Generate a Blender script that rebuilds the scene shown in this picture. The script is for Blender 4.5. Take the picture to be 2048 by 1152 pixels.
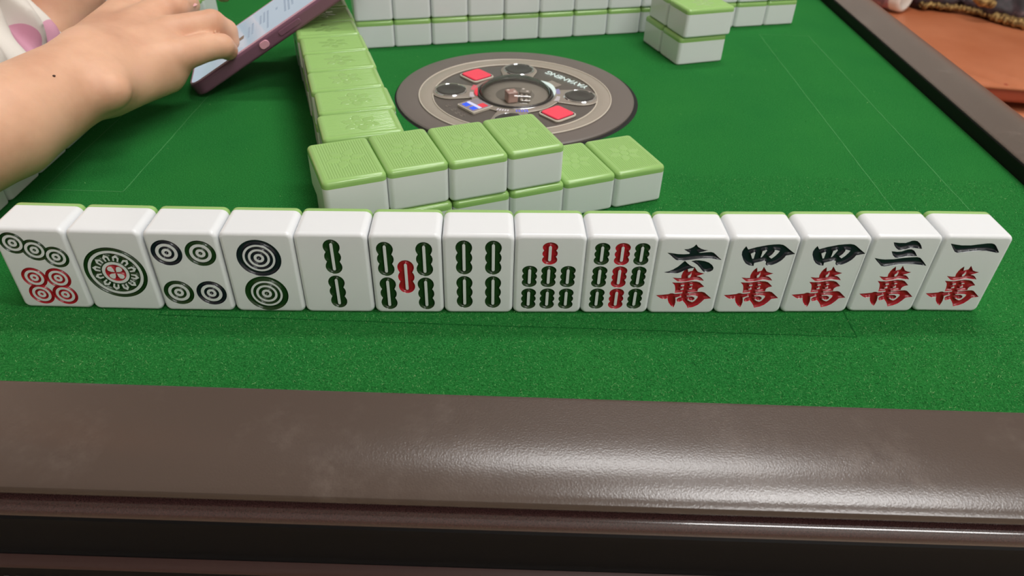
import bpy, bmesh, math, random
import numpy as np
from mathutils import Vector, Matrix
from mathutils.geometry import delaunay_2d_cdt

# ------------------------------------------------------------------ scene, camera, light
for _o in list(bpy.data.objects):
    bpy.data.objects.remove(_o)
scene = bpy.context.scene
COL = scene.collection
MM = 0.001

CAM_F = 1455.44                                   # focal length in pixels of the 2048 px wide frame
CAM_POS = np.array([-5.624, -249.652, 203.290])   # mm, felt plane is z = 0
CAM_R = np.array([0.99924, -0.0035, 0.0254])      # right, up, forward rebuilt below
PITCH, ROLL, YAW = math.radians(37.2503), math.radians(1.81474), math.radians(1.30540)
_fwd = np.array([math.sin(YAW) * math.cos(PITCH), math.cos(YAW) * math.cos(PITCH), -math.sin(PITCH)])
_right = np.array([math.cos(YAW), -math.sin(YAW), 0.0])
_up = np.cross(_right, _fwd)
CAM_R = _right * math.cos(ROLL) + _up * math.sin(ROLL)
CAM_U = -_right * math.sin(ROLL) + _up * math.cos(ROLL)
CAM_W = _fwd
cam_data = bpy.data.cameras.new('camera')
cam = bpy.data.objects.new('camera', cam_data)
COL.objects.link(cam)
cam_data.sensor_width = 36.0
cam_data.lens = CAM_F / 2048 * 36.0
cam_data.clip_start = 0.01
cam_data.clip_end = 30.0
cam.matrix_world = Matrix(((CAM_R[0], CAM_U[0], -CAM_W[0], CAM_POS[0] * MM),
                           (CAM_R[1], CAM_U[1], -CAM_W[1], CAM_POS[1] * MM),
                           (CAM_R[2], CAM_U[2], -CAM_W[2], CAM_POS[2] * MM),
                           (0, 0, 0, 1)))
cam_data.dof.use_dof = True
cam_data.dof.focus_distance = 0.335
cam_data.dof.aperture_fstop = 17.0
scene.camera = cam

world = bpy.data.worlds.new('room_air')
scene.world = world
world.use_nodes = True
world.node_tree.nodes['Background'].inputs[0].default_value = (1.0, 0.97, 0.93, 1)
world.node_tree.nodes['Background'].inputs[1].default_value = 0.02

LAMP_POWER = 38.0          # emission strength of the ceiling lamp diffusers
vs = scene.view_settings
vs.view_transform = 'Standard'
vs.look = 'None'
vs.gamma = 1.0
vs.use_curve_mapping = False
vs.exposure = -0.34


def unproject(px, py, z):
    """pixel of the 2048x1152 frame -> point (mm) on the horizontal plane z"""
    d = CAM_W + CAM_R * (px - 1024) / CAM_F + CAM_U * (576 - py) / CAM_F
    return CAM_POS + d * ((z - CAM_POS[2]) / d[2])


# ------------------------------------------------------------------ helpers
def srgb(r, g, b):
    f = lambda v: (v / 255 / 12.92) if v / 255 <= 0.04045 else ((v / 255 + 0.055) / 1.055) ** 2.4
    return (f(r), f(g), f(b), 1.0)


class NT:
    """small node tree helper around one Principled material"""
    def __init__(self, name, color, rough=0.5, spec=0.5, metal=0.0, coat=0.0, sss=0.0):
        self.m = bpy.data.materials.new(name)
        self.m.use_nodes = True
        self.t = self.m.node_tree
        self.b = self.t.nodes['Principled BSDF']
        self.set('Base Color', color)
        self.set('Roughness', rough)
        self.set('Specular IOR Level', spec)
        self.set('Metallic', metal)
        self.set('Coat Weight', coat)
        if coat:
            self.set('Coat Roughness', 0.06)
        if sss:
            self.set('Subsurface Weight', sss)
            self.set('Subsurface Radius', (1.0, 0.4, 0.2))
            self.set('Subsurface Scale', 0.004)
        self.co = None

    def set(self, k, v):
        self.b.inputs[k].default_value = v

    def n(self, kind, **props):
        nd = self.t.nodes.new(kind)
        for k, v in props.items():
            setattr(nd, k, v)
        return nd

    def link(self, a, b):
        self.t.links.new(a, b)

    def coord(self):
        if self.co is None:
            self.co = self.n('ShaderNodeTexCoord').outputs['Object']
        return self.co

    def noise(self, scale, detail=4, rough=0.55, vec=None):
        nd = self.n('ShaderNodeTexNoise')
        nd.inputs['Scale'].default_value = scale
        nd.inputs['Detail'].default_value = detail
        nd.inputs['Roughness'].default_value = rough
        self.link(vec if vec is not None else self.coord(), nd.inputs['Vector'])
        return nd.outputs['Fac']

    def ramp(self, fac, stops):
        nd = self.n('ShaderNodeValToRGB')
        el = nd.color_ramp.elements
        while len(el) < len(stops):
            el.new(0.5)
        for e, (p, c) in zip(el, stops):
            e.position = p
            e.color = c
        self.link(fac, nd.inputs['Fac'])
        return nd.outputs['Color']

    def mix(self, fac, a, b):
        nd = self.n('ShaderNodeMix', data_type='RGBA')
        for sock, v in ((nd.inputs[0], fac), (nd.inputs[6], a), (nd.inputs[7], b)):
            if hasattr(v, 'is_linked'):
                self.link(v, sock)
            else:
                sock.default_value = v
        return nd.outputs[2]

    def bump(self, height, strength, dist):
        nd = self.n('ShaderNodeBump')
        nd.inputs['Strength'].default_value = strength
        nd.inputs['Distance'].default_value = dist
        self.link(height, nd.inputs['Height'])
        self.link(nd.outputs['Normal'], self.b.inputs['Normal'])

    def base(self, sock):
        self.link(sock, self.b.inputs['Base Color'])


def mat(name, color, rough=0.5, **kw):
    return NT(name, color, rough, **kw).m


def emit(name, color, strength):
    m = NT(name, (0, 0, 0, 1), 0.4)
    m.set('Emission Color', color)
    m.set('Emission Strength', strength)
    return m.m


def mesh_of(name, verts, faces, smooth=True, normals=None):
    me = bpy.data.meshes.new(name)
    v = np.asarray(verts, float) * MM
    me.from_pydata(v.tolist(), [], [list(map(int, f)) for f in faces])
    me.update()
    if smooth:
        me.shade_smooth()
    else:
        me.shade_flat()
    if normals is not None:
        me.normals_split_custom_set_from_vertices([tuple(n) for n in normals])
    return me


def obj(name, me, m=None, parent=None, loc=None, rotz=0.0):
    o = bpy.data.objects.new(name, me)
    COL.objects.link(o)
    if m is not None and me is not None and not me.materials:
        me.materials.append(m)
    if parent is not None:
        o.parent = parent
    if loc is not None:
        o.location = [c * MM for c in loc]
    if rotz:
        o.rotation_euler[2] = rotz
    return o


def tag(o, label=None, category=None, group=None, kind=None):
    for k, v in (('label', label), ('category', category), ('group', group), ('kind', kind)):
        if v:
            o[k] = v
    return o


def thing(name, label, category, loc=(0, 0, 0), rotz=0.0, group=None):
    o = bpy.data.objects.new(name, None)
    COL.objects.link(o)
    o.empty_display_size = 0.01
    o.location = [c * MM for c in loc]
    o.rotation_euler[2] = rotz
    return tag(o, label, category, group)


class MB:
    """mesh builder collecting vertices and faces (mm)"""
    def __init__(self):
        self.v, self.f = [], []

    def add(self, verts, faces):
        k = len(self.v)
        self.v += [tuple(p) for p in verts]
        self.f += [tuple(i + k for i in f) for f in faces]
        return self

    def box(self, x0, x1, y0, y1, z0, z1):
        v = [(x, y, z) for z in (z0, z1) for y in (y0, y1) for x in (x0, x1)]
        return self.add(v, [(0, 2, 3, 1), (4, 5, 7, 6), (0, 1, 5, 4), (2, 6, 7, 3), (0, 4, 6, 2), (1, 3, 7, 5)])

    def lathe(self, prof, n=48, c=(0, 0, 0), close=False):
        """profile of (radius, z) turned round z"""
        v, f = [], []
        for r, z in prof:
            for k in range(n):
                a = 2 * math.pi * k / n
                v.append((c[0] + r * math.cos(a), c[1] + r * math.sin(a), c[2] + z))
        for i in range(len(prof) - 1):
            for k in range(n):
                k2 = (k + 1) % n
                f.append((i * n + k, i * n + k2, (i + 1) * n + k2, (i + 1) * n + k))
        if prof[0][0] > 1e-6 and close:
            f.append(tuple(reversed(range(n))))
        if prof[-1][0] > 1e-6 and close:
            f.append(tuple(range((len(prof) - 1) * n, len(prof) * n)))
        return self.add(v, f)

    def tube(self, pts, rad, n=8, closed=False):
        pts = [np.array(p, float) for p in pts]
        m = len(pts)
        rings = []
        for i, p in enumerate(pts):
            a = pts[(i - 1) % m] if (closed or i > 0) else p
            b = pts[(i + 1) % m] if (closed or i < m - 1) else p
            t = b - a
            t /= np.linalg.norm(t) + 1e-9
            ref = np.array([0, 0, 1.0]) if abs(t[2]) < 0.9 else np.array([1.0, 0, 0])
            s = np.cross(t, ref)
            s /= np.linalg.norm(s)
            u = np.cross(s, t)
            r = rad[i] if hasattr(rad, '__len__') else rad
            rings.append([p + r * (math.cos(2 * math.pi * k / n) * s + math.sin(2 * math.pi * k / n) * u) for k in range(n)])
        v = [q for r in rings for q in r]
        f = []
        for i in range(m if closed else m - 1):
            j = (i + 1) % m
            for k in range(n):
                k2 = (k + 1) % n
                f.append((i * n + k, i * n + k2, j * n + k2, j * n + k))
        if not closed:
            f.append(tuple(range(n)))
            f.append(tuple(reversed(range((m - 1) * n, m * n))))
        return self.add(v, f)

    def prism(self, loop, z0, z1):
        n = len(loop)
        v = [(p[0], p[1], z0) for p in loop] + [(p[0], p[1], z1) for p in loop]
        f = [tuple(range(n, 2 * n)), tuple(reversed(range(n)))]
        f += [(k, (k + 1) % n, n + (k + 1) % n, n + k) for k in range(n)]
        return self.add(v, f)

    def mesh(self, name, smooth=False, angle=None):
        me = mesh_of(name, self.v, self.f, smooth)
        if angle is not None:
            me.shade_smooth()
            me.set_sharp_from_angle(angle=math.radians(angle))
        return me


def rounded_rect(w, h, r, seg=5):
    """counter-clockwise outline and its outward normals"""
    r = max(r, 0.02)
    pts, nor = [], []
    for cx, cy, a0 in ((w / 2 - r, h / 2 - r, 0), (-w / 2 + r, h / 2 - r, 90), (-w / 2 + r, -h / 2 + r, 180), (w / 2 - r, -h / 2 + r, 270)):
        for k in range(seg + 1):
            a = math.radians(a0 + 90 * k / seg)
            pts.append((cx + r * math.cos(a), cy + r * math.sin(a)))
            nor.append((math.cos(a), math.sin(a)))
    return pts, nor


def loft_box(w, h, rc, levels, seg=5):
    """levels: (height, inset, tilt) along the third axis; tilt = share of the axis in the normal"""
    V, N, F = [], [], []
    n = 4 * (seg + 1)
    for z, d, s in levels:
        p, q = rounded_rect(w - 2 * d, h - 2 * d, rc - d, seg)
        c = math.sqrt(max(0, 1 - s * s))
        V += [(a, b, z) for a, b in p]
        N += [(a * c, b * c, s) for a, b in q]
    for i in range(len(levels) - 1):
        for k in range(n):
            k2 = (k + 1) % n
            F.append((i * n + k, i * n + k2, (i + 1) * n + k2, (i + 1) * n + k))
    return V, N, F, n


def arc_levels(z0, z1, r, up, steps=5):
    """rounding levels: from a side wall to a flat cap (up = +1 cap above, -1 cap below)"""
    out = []
    for k in range(steps + 1):
        a = math.pi / 2 * k / steps
        out.append((z1 - up * r * (1 - math.sin(a)), r * (1 - math.cos(a)), up * math.sin(a)))
    return out


def rounded_slab(w, h, t, rc, rb, seg=5, z0=0.0):
    """solid rounded slab with all edges rounded, lying in xy, analytic normals"""
    lv = list(reversed(arc_levels(0, z0, rb, -1))) + arc_levels(0, z0 + t, rb, 1)
    V, N, F, n = loft_box(w, h, rc, lv, seg)
    F.append(tuple(reversed(range(n))))
    F.append(tuple(range((len(lv) - 1) * n, len(lv) * n)))
    return V, N, F


# ------------------------------------------------------------------ signed distance surfaces (person, cushions, cloth)
def surface_net(field, gx, gy, gz):
    """vertices and quads of the zero surface of a field on a rectilinear grid"""
    s = field < 0
    nx, ny, nz = field.shape
    cnt = np.zeros((nx - 1, ny - 1, nz - 1), np.int8)
    for a in (0, 1):
        for b in (0, 1):
            for c in (0, 1):
                cnt += s[a:nx - 1 + a, b:ny - 1 + b, c:nz - 1 + c]
    act = np.argwhere((cnt > 0) & (cnt < 8))
    idx = -np.ones((nx - 1, ny - 1, nz - 1), np.int64)
    idx[act[:, 0], act[:, 1], act[:, 2]] = np.arange(len(act))
    corners = [(a, b, c) for a in (0, 1) for b in (0, 1) for c in (0, 1)]
    pos = np.zeros((len(act), 3))
    num = np.zeros(len(act))
    G = (gx, gy, gz)
    for i, ca in enumerate(corners):
        for cb in corners[i + 1:]:
            if sum(abs(p - q) for p, q in zip(ca, cb)) != 1:
                continue
            A = act + ca
            B = act + cb
            fa = field[A[:, 0], A[:, 1], A[:, 2]]
            fb = field[B[:, 0], B[:, 1], B[:, 2]]
            m = (fa < 0) != (fb < 0)
            t = np.where(m, fa / np.where(m, fa - fb, 1), 0)
            for ax in range(3):
                pa, pb = G[ax][A[:, ax]], G[ax][B[:, ax]]
                pos[:, ax] += np.where(m, pa + (pb - pa) * t, 0)
            num += m
    pos /= num[:, None]
    quads = []
    for ax in range(3):
        sl0 = [slice(1, -1)] * 3
        sl1 = [slice(1, -1)] * 3
        sl0[ax] = slice(0, -1)
        sl1[ax] = slice(1, None)
        a, b = s[tuple(sl0)], s[tuple(sl1)]
        e = np.argwhere(a != b)
        if not len(e):
            continue
        inside = a[e[:, 0], e[:, 1], e[:, 2]]
        e = e + 1
        e[:, ax] -= 1
        u, v = (ax + 1) % 3, (ax + 2) % 3
        q = []
        for du, dv in ((-1, -1), (0, -1), (0, 0), (-1, 0)):
            c = e.copy()
            c[:, u] += du
            c[:, v] += dv
            q.append(idx[c[:, 0], c[:, 1], c[:, 2]])
        q = np.stack(q, 1)
        q[~inside] = q[~inside][:, ::-1]
        quads.append(q)
    return pos, np.concatenate(quads)


def sdf_surface(prims, gx, gy, gz, warp=None):
    """prims: (a, b, ra, rb, k) tapered capsules joined with a smooth minimum of width k"""
    F = np.full((len(gx), len(gy), len(gz)), 60.0, np.float32)
    for a, b, ra, rb, k in prims:
        a, b = np.array(a, float), np.array(b, float)
        m = max(ra, rb) + 2 * k + 12
        lo, hi = np.minimum(a, b) - m, np.maximum(a, b) + m
        i0, i1 = np.searchsorted(gx, lo[0]), np.searchsorted(gx, hi[0])
        j0, j1 = np.searchsorted(gy, lo[1]), np.searchsorted(gy, hi[1])
        k0, k1 = np.searchsorted(gz, lo[2]), np.searchsorted(gz, hi[2])
        if i1 <= i0 or j1 <= j0 or k1 <= k0:
            continue
        X, Y, Z = gx[i0:i1, None, None], gy[None, j0:j1, None], gz[None, None, k0:k1]
        d = b - a
        L = max(float(d @ d), 1e-9)
        t = np.clip(((X - a[0]) * d[0] + (Y - a[1]) * d[1] + (Z - a[2]) * d[2]) / L, 0, 1)
        dist = np.sqrt((X - a[0] - d[0] * t) ** 2 + (Y - a[1] - d[1] * t) ** 2 + (Z - a[2] - d[2] * t) ** 2) - (ra + (rb - ra) * t)
        cur = F[i0:i1, j0:j1, k0:k1]
        if k > 0:
            h = np.clip(0.5 + 0.5 * (cur - dist) / k, 0, 1)
            F[i0:i1, j0:j1, k0:k1] = cur + (dist - cur) * h - k * h * (1 - h)
        else:
            F[i0:i1, j0:j1, k0:k1] = np.minimum(cur, dist)
    if warp is not None:
        F = F + warp(gx[:, None, None], gy[None, :, None], gz[None, None, :]).astype(np.float32)
    return surface_net(F, gx, gy, gz)


def grid(*spans):
    """grid(x0, step, x1, step, x2 ...) piecewise even coordinates"""
    out = [spans[0]]
    for i in range(1, len(spans) - 1, 2):
        n = max(1, int(round((spans[i + 1] - out[-1]) / spans[i])))
        out += list(np.linspace(out[-1], spans[i + 1], n + 1)[1:])
    return np.array(out)


# ------------------------------------------------------------------ materials
def make_materials():
    M = {}
    # felt
    f = NT('green_felt', srgb(24, 112, 42), 0.95, spec=0.12)
    n1, n2 = f.noise(1500, 3, 0.7), f.noise(14, 3)
    fine = f.ramp(n1, [(0.30, srgb(12, 70, 26)), (0.52, srgb(24, 106, 42)), (0.72, srgb(56, 140, 70))])
    f.base(f.mix(f.ramp(n2, [(0.35, (0, 0, 0, 1)), (0.75, (0.32, 0.32, 0.32, 1))]), fine, srgb(46, 126, 50)))
    f.bump(n1, 0.9, 0.0006)
    f.set('Sheen Weight', 0.25)
    f.set('Sheen Tint', srgb(90, 200, 110))
    M['felt'] = f.m
    fb = NT('felt_fibre', srgb(40, 135, 60), 0.9, spec=0.1)
    g = fb.n('ShaderNodeNewGeometry')
    fb.base(fb.ramp(g.outputs['Random Per Island'], [(0.0, srgb(8, 66, 22)), (0.5, srgb(32, 120, 50)), (0.93, srgb(86, 164, 92)), (1.0, srgb(150, 190, 128))]))
    M['fibre'] = fb.m
    M['seam'] = mat('felt_cut_edge', srgb(66, 134, 74), 0.95, spec=0.1)
    M['seam_dark'] = mat('felt_cut_dark', srgb(16, 84, 32), 0.95, spec=0.1)  # darker green for the seam of the front flap
    # painted rails
    r = NT('brown_paint', srgb(92, 78, 71), 0.26, spec=0.75)
    pn = r.noise(1500, 2, 0.5)
    sm = r.noise(16, 5, 0.65)
    sc = r.noise(130, 6, 0.7)
    m1 = r.n('ShaderNodeMath', operation='MULTIPLY')
    r.link(r.ramp(sm, [(0.52, (0, 0, 0, 1)), (0.78, (1, 1, 1, 1))]), m1.inputs[0])
    r.link(r.ramp(sc, [(0.40, (0, 0, 0, 1)), (0.75, (1, 1, 1, 1))]), m1.inputs[1])
    r.base(r.mix(m1.outputs[0], srgb(78, 65, 58), srgb(116, 104, 97)))
    r.bump(pn, 0.22, 0.0003)
    M['rail'] = r.m
    w = NT('burgundy_pearl', srgb(66, 44, 43), 0.2, spec=0.6, coat=0.8)
    wn = w.noise(3000, 2)
    w.base(w.ramp(wn, [(0.35, srgb(48, 30, 30)), (0.7, srgb(86, 57, 55))]))
    M['moulding'] = w.m
    M['skirt'] = mat('black_plastic', srgb(15, 13, 14), 0.55, spec=0.2)
    M['bead'] = mat('brown_bead', srgb(70, 47, 44), 0.42, spec=0.4)
    M['stitch'] = mat('grey_grain', srgb(92, 88, 84), 0.5)
    M['body'] = mat('dark_brown_board', srgb(60, 46, 42), 0.5)
    # tiles
    t = NT('white_tile', srgb(228, 230, 232), 0.16, spec=0.5, sss=0.15)
    t.set('Subsurface Radius', (0.6, 0.6, 0.6))
    M['white'] = t.m
    M['green'] = mat('green_tile_back', srgb(148, 188, 110), 0.17, spec=0.5)
    M['mark_green'] = mat('dark_green_paint', srgb(30, 60, 26), 0.25)
    M['mark_red'] = mat('crimson_paint', srgb(166, 24, 38), 0.25)
    M['mark_navy'] = mat('blue_black_paint', srgb(24, 30, 40), 0.25)
    # console
    M['ring'] = mat('brown_grey_plastic', srgb(106, 97, 92), 0.45)
    M['bezel'] = mat('champagne_plastic', srgb(156, 146, 134), 0.16)
    M['edge'] = mat('pale_metal_line', srgb(196, 186, 172), 0.3)
    M['plate'] = mat('pewter_plate', srgb(142, 132, 122), 0.3)
    M['panel'] = mat('smoked_panel', srgb(84, 77, 72), 0.14)
    M['spun'] = mat('spun_dark_metal', srgb(66, 63, 61), 0.25, metal=0.4)
    M['chrome'] = mat('chrome', srgb(206, 206, 208), 0.12, metal=1.0)
    M['black'] = mat('black_gap', srgb(10, 10, 10), 0.7)
    b = NT('red_button', srgb(226, 62, 84), 0.35)
    b.set('Emission Color', srgb(230, 60, 84))
    b.set('Emission Strength', 0.25)
    M['button'] = b.m
    M['logo'] = emit('lit_white_lettering', srgb(240, 255, 246), 1.1)
    M['faint'] = mat('faint_grey_print', srgb(126, 118, 110), 0.4)
    M['tick'] = mat('pale_tick', srgb(222, 216, 224), 0.3)
    M['tick_violet'] = emit('violet_tick', srgb(180, 172, 225), 0.8)
    M['tick_red'] = emit('red_tick', srgb(255, 110, 125), 1.0)
    M['tick_blue'] = emit('blue_tick', srgb(110, 110, 255), 1.1)
    M['led_blue'] = emit('blue_led', srgb(40, 90, 255), 1.4)
    M['led_white'] = emit('white_led', srgb(225, 225, 255), 1.2)
    M['led_red'] = emit('red_led', srgb(255, 60, 80), 1.1)
    M['display'] = mat('grey_display', srgb(142, 132, 140), 0.2)
    M['bowl'] = mat('grey_bowl', srgb(150, 142, 132), 0.4)
    M['bowl_mat'] = mat('grey_bowl_mat', srgb(122, 116, 108), 0.55)
    M['die'] = mat('clear_pink_die', srgb(196, 160, 150), 0.15)
    M['pip'] = mat('white_pip', srgb(250, 240, 232), 0.3)
    d = NT('clear_dome', (1, 1, 1, 1), 0.03)
    gl = d.n('ShaderNodeBsdfGlossy')
    gl.inputs['Roughness'].default_value = 0.04
    tr = d.n('ShaderNodeBsdfTransparent')
    tr.inputs[0].default_value = (0.93, 0.93, 0.92, 1)
    fr = d.n('ShaderNodeFresnel')
    fr.inputs[0].default_value = 1.45
    mx = d.n('ShaderNodeMixShader')
    d.link(fr.outputs[0], mx.inputs[0])
    d.link(tr.outputs[0], mx.inputs[1])
    d.link(gl.outputs[0], mx.inputs[2])
    d.link(mx.outputs[0], d.t.nodes['Material Output'].inputs['Surface'])
    M['dome'] = d.m
    # phone
    M['case'] = mat('plum_case', srgb(118, 78, 98), 0.45)
    M['rim'] = mat('pink_case_rim', srgb(204, 160, 176), 0.35)
    M['pink'] = mat('glossy_pink_button', srgb(220, 160, 178), 0.15)
    s = NT('phone_screen', srgb(20, 20, 24), 0.12)
    s.set('Emission Color', srgb(202, 220, 236))
    s.set('Emission Strength', 0.78)
    M['screen'] = s.m
    M['ink'] = emit('chat_text', srgb(176, 192, 210), 0.76)
    M['thumb'] = emit('chat_picture', srgb(168, 140, 122), 0.6)
    # person
    k = NT('skin', srgb(222, 172, 142), 0.5, spec=0.35, sss=0.25)
    kn, kf = k.noise(28, 4), k.noise(900, 3)
    k.base(k.ramp(kn, [(0.3, srgb(206, 154, 126)), (0.6, srgb(226, 178, 148)), (0.85, srgb(232, 178, 156))]))
    k.bump(kf, 0.12, 0.0005)
    M['skin'] = k.m
    M['nail'] = mat('pale_nail', srgb(222, 168, 168), 0.25)
    M['mole'] = mat('brown_mole', srgb(70, 42, 32), 0.6)
    M['hair'] = mat('black_hair', srgb(28, 24, 24), 0.45)
    M['trousers'] = mat('dark_trousers', srgb(44, 46, 58), 0.85)
    # furniture, room
    le = NT('orange_leather', srgb(200, 118, 78), 0.42, spec=0.45)
    ln = le.noise(420, 3)
    le.base(le.ramp(le.noise(6, 3), [(0.3, srgb(188, 108, 70)), (0.7, srgb(206, 128, 90))]))
    le.bump(ln, 0.18, 0.0008)
    M['leather'] = le.m
    M['leather_dark'] = mat('rust_leather', srgb(170, 72, 44), 0.5)
    M['wood'] = mat('dark_wood', srgb(52, 36, 30), 0.45)
    cl = NT('dark_purple_cloth', srgb(56, 38, 44), 0.55)
    cl.base(cl.ramp(cl.noise(38, 5, 0.65), [(0.38, srgb(30, 20, 24)), (0.55, srgb(62, 42, 48)), (0.78, srgb(128, 94, 92))]))
    M['cloth'] = cl.m
    gd = NT('gold_trim', srgb(176, 138, 82), 0.38, metal=0.55)
    gd.bump(gd.noise(260, 2), 0.8, 0.004)
    gd.base(gd.ramp(gd.noise(160, 3), [(0.35, srgb(92, 64, 34)), (0.65, srgb(206, 172, 110))]))
    M['gold'] = gd.m
    M['bottle'] = mat('white_bottle', srgb(236, 230, 222), 0.25)
    bl = NT('bottle_label', srgb(150, 110, 120), 0.4)
    bl.base(bl.ramp(bl.noise(60, 3), [(0.35, srgb(86, 74, 96)), (0.55, srgb(176, 140, 150)), (0.75, srgb(190, 60, 74))]))
    M['label'] = bl.m
    wl = NT('cream_wall_paint', srgb(232, 230, 224), 0.8)
    wl.bump(wl.noise(60, 4), 0.08, 0.002)
    M['wall'] = wl.m
    M['ceiling'] = mat('white_ceiling_paint', srgb(236, 234, 228), 0.85)
    fl = NT('beige_floor', srgb(150, 130, 108), 0.4)
    fl.base(fl.ramp(fl.noise(9, 5), [(0.3, srgb(132, 112, 92)), (0.7, srgb(168, 148, 124))]))
    M['floor'] = fl.m
    M['lamp'] = emit('lamp_diffuser', (1.0, 0.99, 0.975, 1), LAMP_POWER)
    M['lamp_frame'] = mat('white_lamp_frame', srgb(220, 220, 218), 0.4)
    return M


M = make_materials()
random.seed(7)
rng = np.random.default_rng(7)

# ------------------------------------------------------------------ room
RX0, RX1, RY0, RY1, RZ0, RZ1 = -2300, 2500, -2200, 2250, -760, 1900


def structure(name, me, m):
    return tag(obj(name, me, m), kind='structure')


structure('floor', MB().box(RX0, RX1, RY0, RY1, RZ0 - 60, RZ0).mesh('floor'), M['floor'])
structure('ceiling', MB().box(RX0, RX1, RY0, RY1, RZ1, RZ1 + 60).mesh('ceiling'), M['ceiling'])
structure('wall_left', MB().box(RX0 - 60, RX0, RY0, RY1, RZ0, RZ1).mesh('wall_left'), M['wall'])
structure('wall_right', MB().box(RX1, RX1 + 60, RY0, RY1, RZ0, RZ1).mesh('wall_right'), M['wall'])
structure('wall_back', MB().box(RX0, RX1, RY1, RY1 + 60, RZ0, RZ1).mesh('wall_back'), M['wall'])
structure('wall_front', MB().box(RX0, RX1, RY0 - 60, RY0, RZ0, RZ1).mesh('wall_front'), M['wall'])


def ceiling_lamp(x, y, lx, ly, label):
    t = thing('ceiling_lamp', label, 'lamp', (x, y, RZ1))
    fr = MB()
    for x0, x1, y0, y1 in ((-lx / 2 - 14, -lx / 2, -ly / 2 - 14, ly / 2 + 14), (lx / 2, lx / 2 + 14, -ly / 2 - 14, ly / 2 + 14),
                           (-lx / 2, lx / 2, -ly / 2 - 14, -ly / 2), (-lx / 2, lx / 2, ly / 2, ly / 2 + 14)):
        fr.box(x0, x1, y0, y1, -34, 0)
    obj('lamp_frame', fr.mesh('lamp_frame'), M['lamp_frame'], t)
    obj('diffuser', mesh_of('diffuser', [(-lx / 2, -ly / 2, -26), (-lx / 2, ly / 2, -26), (lx / 2, ly / 2, -26), (lx / 2, -ly / 2, -26)],
                            [(0, 1, 2, 3)], False), M['lamp'], t)


ceiling_lamp(840, -160, 860, 220, 'long white ceiling lamp panel over the free side of the table')
ceiling_lamp(420, 760, 900, 200, 'added long white fill lamp panel above the far edge of the table')  # unseen fill lamp, added to brighten the back wall
ceiling_lamp(1120, -1450, 1100, 260, 'added long white fill lamp panel over the empty near side of the room')  # added fill for the tiles' front faces, also gives the moulding its glint

# ------------------------------------------------------------------ table
TC = (3.6, 242.9)
TROT = math.radians(-1.3)
HX, HY = 301.0, 303.5
table = thing('mahjong_table', 'square automatic mahjong table with green felt and brown rails', 'table', (TC[0], TC[1], 0), TROT)
HOLE = 84.6
# felt with a round opening for the console
nseg = 96
v, f = [], []
for k in range(nseg):
    a = 2 * math.pi * k / nseg
    c, s = math.cos(a), math.sin(a)
    m = min(HX / abs(c) if abs(c) > 1e-9 else 1e9, HY / abs(s) if abs(s) > 1e-9 else 1e9)
    v.append((HOLE * c, HOLE * s, 0))
    v.append((m * c, m * s, 0))
ring_corner = []
for k in range(nseg):
    k2 = (k + 1) % nseg
    A, B = v[2 * k + 1], v[2 * k2 + 1]
    f.append((2 * k, 2 * k + 1, 2 * k2 + 1, 2 * k2))
    if abs(A[0] - B[0]) > 1e-6 and abs(A[1] - B[1]) > 1e-6:      # a corner lies between the two
        v.append((math.copysign(HX, A[0]), math.copysign(HY, A[1]), 0))
        f.append((2 * k + 1, len(v) - 1, 2 * k2 + 1))
tag(obj('felt_top', mesh_of('felt_top', v, f, False), M['felt'], table), 'green felt playing surface')

PROFILE_RAIL = [(0, -10), (0, 8.8), (0.4, 9.6), (1.2, 10)] + [(2 + 13 * k / 3, 10) for k in range(4)] + \
    [(15 + 28 * k / 14, 10 - 4.0 * (k / 14) ** 3) for k in range(1, 15)] + [(43.7, 5.5), (44.0, 4.6), (43.9, 2.8), (43.0, 1.2), (40, 0.4), (36, 0.2)]
PROFILE_MOULD = [(36, -3.2), (38.4, -3.2)] + [(40.6 + 4.1 * math.sin(math.radians(a)), -7.4 + 4.1 * math.cos(math.radians(a))) for a in range(0, 151, 10)] + \
    [(41.4, -12.4), (36, -12.6)]
PROFILE_LIP = [(36, -12.6), (41.8, -12.8), (42.6, -13.6), (42.6, -15.8), (41.6, -16.6), (36, -16.9)]
PROFILE_SKIRT = [(36, -17), (33, -18), (32.6, -27), (33.2, -27.4), (33.0, -46), (34.4, -50.0), (36.0, -51.5), (36.0, -120), (20, -128)]


def strip(profile, side, over=0.0):
    """one mitred side of the table edge; side 0 front, 1 right, 2 back, 3 left"""
    v, f = [], []
    for w, z in profile:
        for e in (-1, 1):
            if side == 0:
                p = (e * (HX + w), -HY - w, z)
            elif side == 1:
                p = (HX + w, e * (HY + w), z)
            elif side == 2:
                p = (-e * (HX + w), HY + w, z)
            else:
                p = (-HX - w, -e * (HY + w), z)
            v.append(p)
    for i in range(len(profile) - 1):
        f.append((2 * i, 2 * i + 1, 2 * i + 3, 2 * i + 2))
    return MB().add(v, f)


SIDES = ('front', 'right', 'back', 'left')
for i in range(4):
    obj('rail', strip(PROFILE_RAIL, i).mesh('rail', angle=35), M['rail'], table)
    obj('edge_moulding', strip(PROFILE_MOULD, i).mesh('edge_moulding', angle=40), M['moulding'], table)
    tag(obj('inner_lip', strip([(-0.25, -8), (-0.25, 8.4), (0.2, 9.2)], i).mesh('inner_lip'), M['skirt'], table), 'dark inner face of the rail')
    obj('skirt_bead', strip([(34.2, -48.4), (36.0, -49.2), (37.4, -50.3), (37.8, -51.6), (37.2, -53.0), (35.8, -54.2)], i).mesh('skirt_bead', True), M['bead'], table)
    obj('edge_lip', strip(PROFILE_LIP, i).mesh('edge_lip', angle=40), M['skirt'], table)
    obj('skirt', strip(PROFILE_SKIRT, i).mesh('skirt', angle=40), M['skirt'], table)
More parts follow.
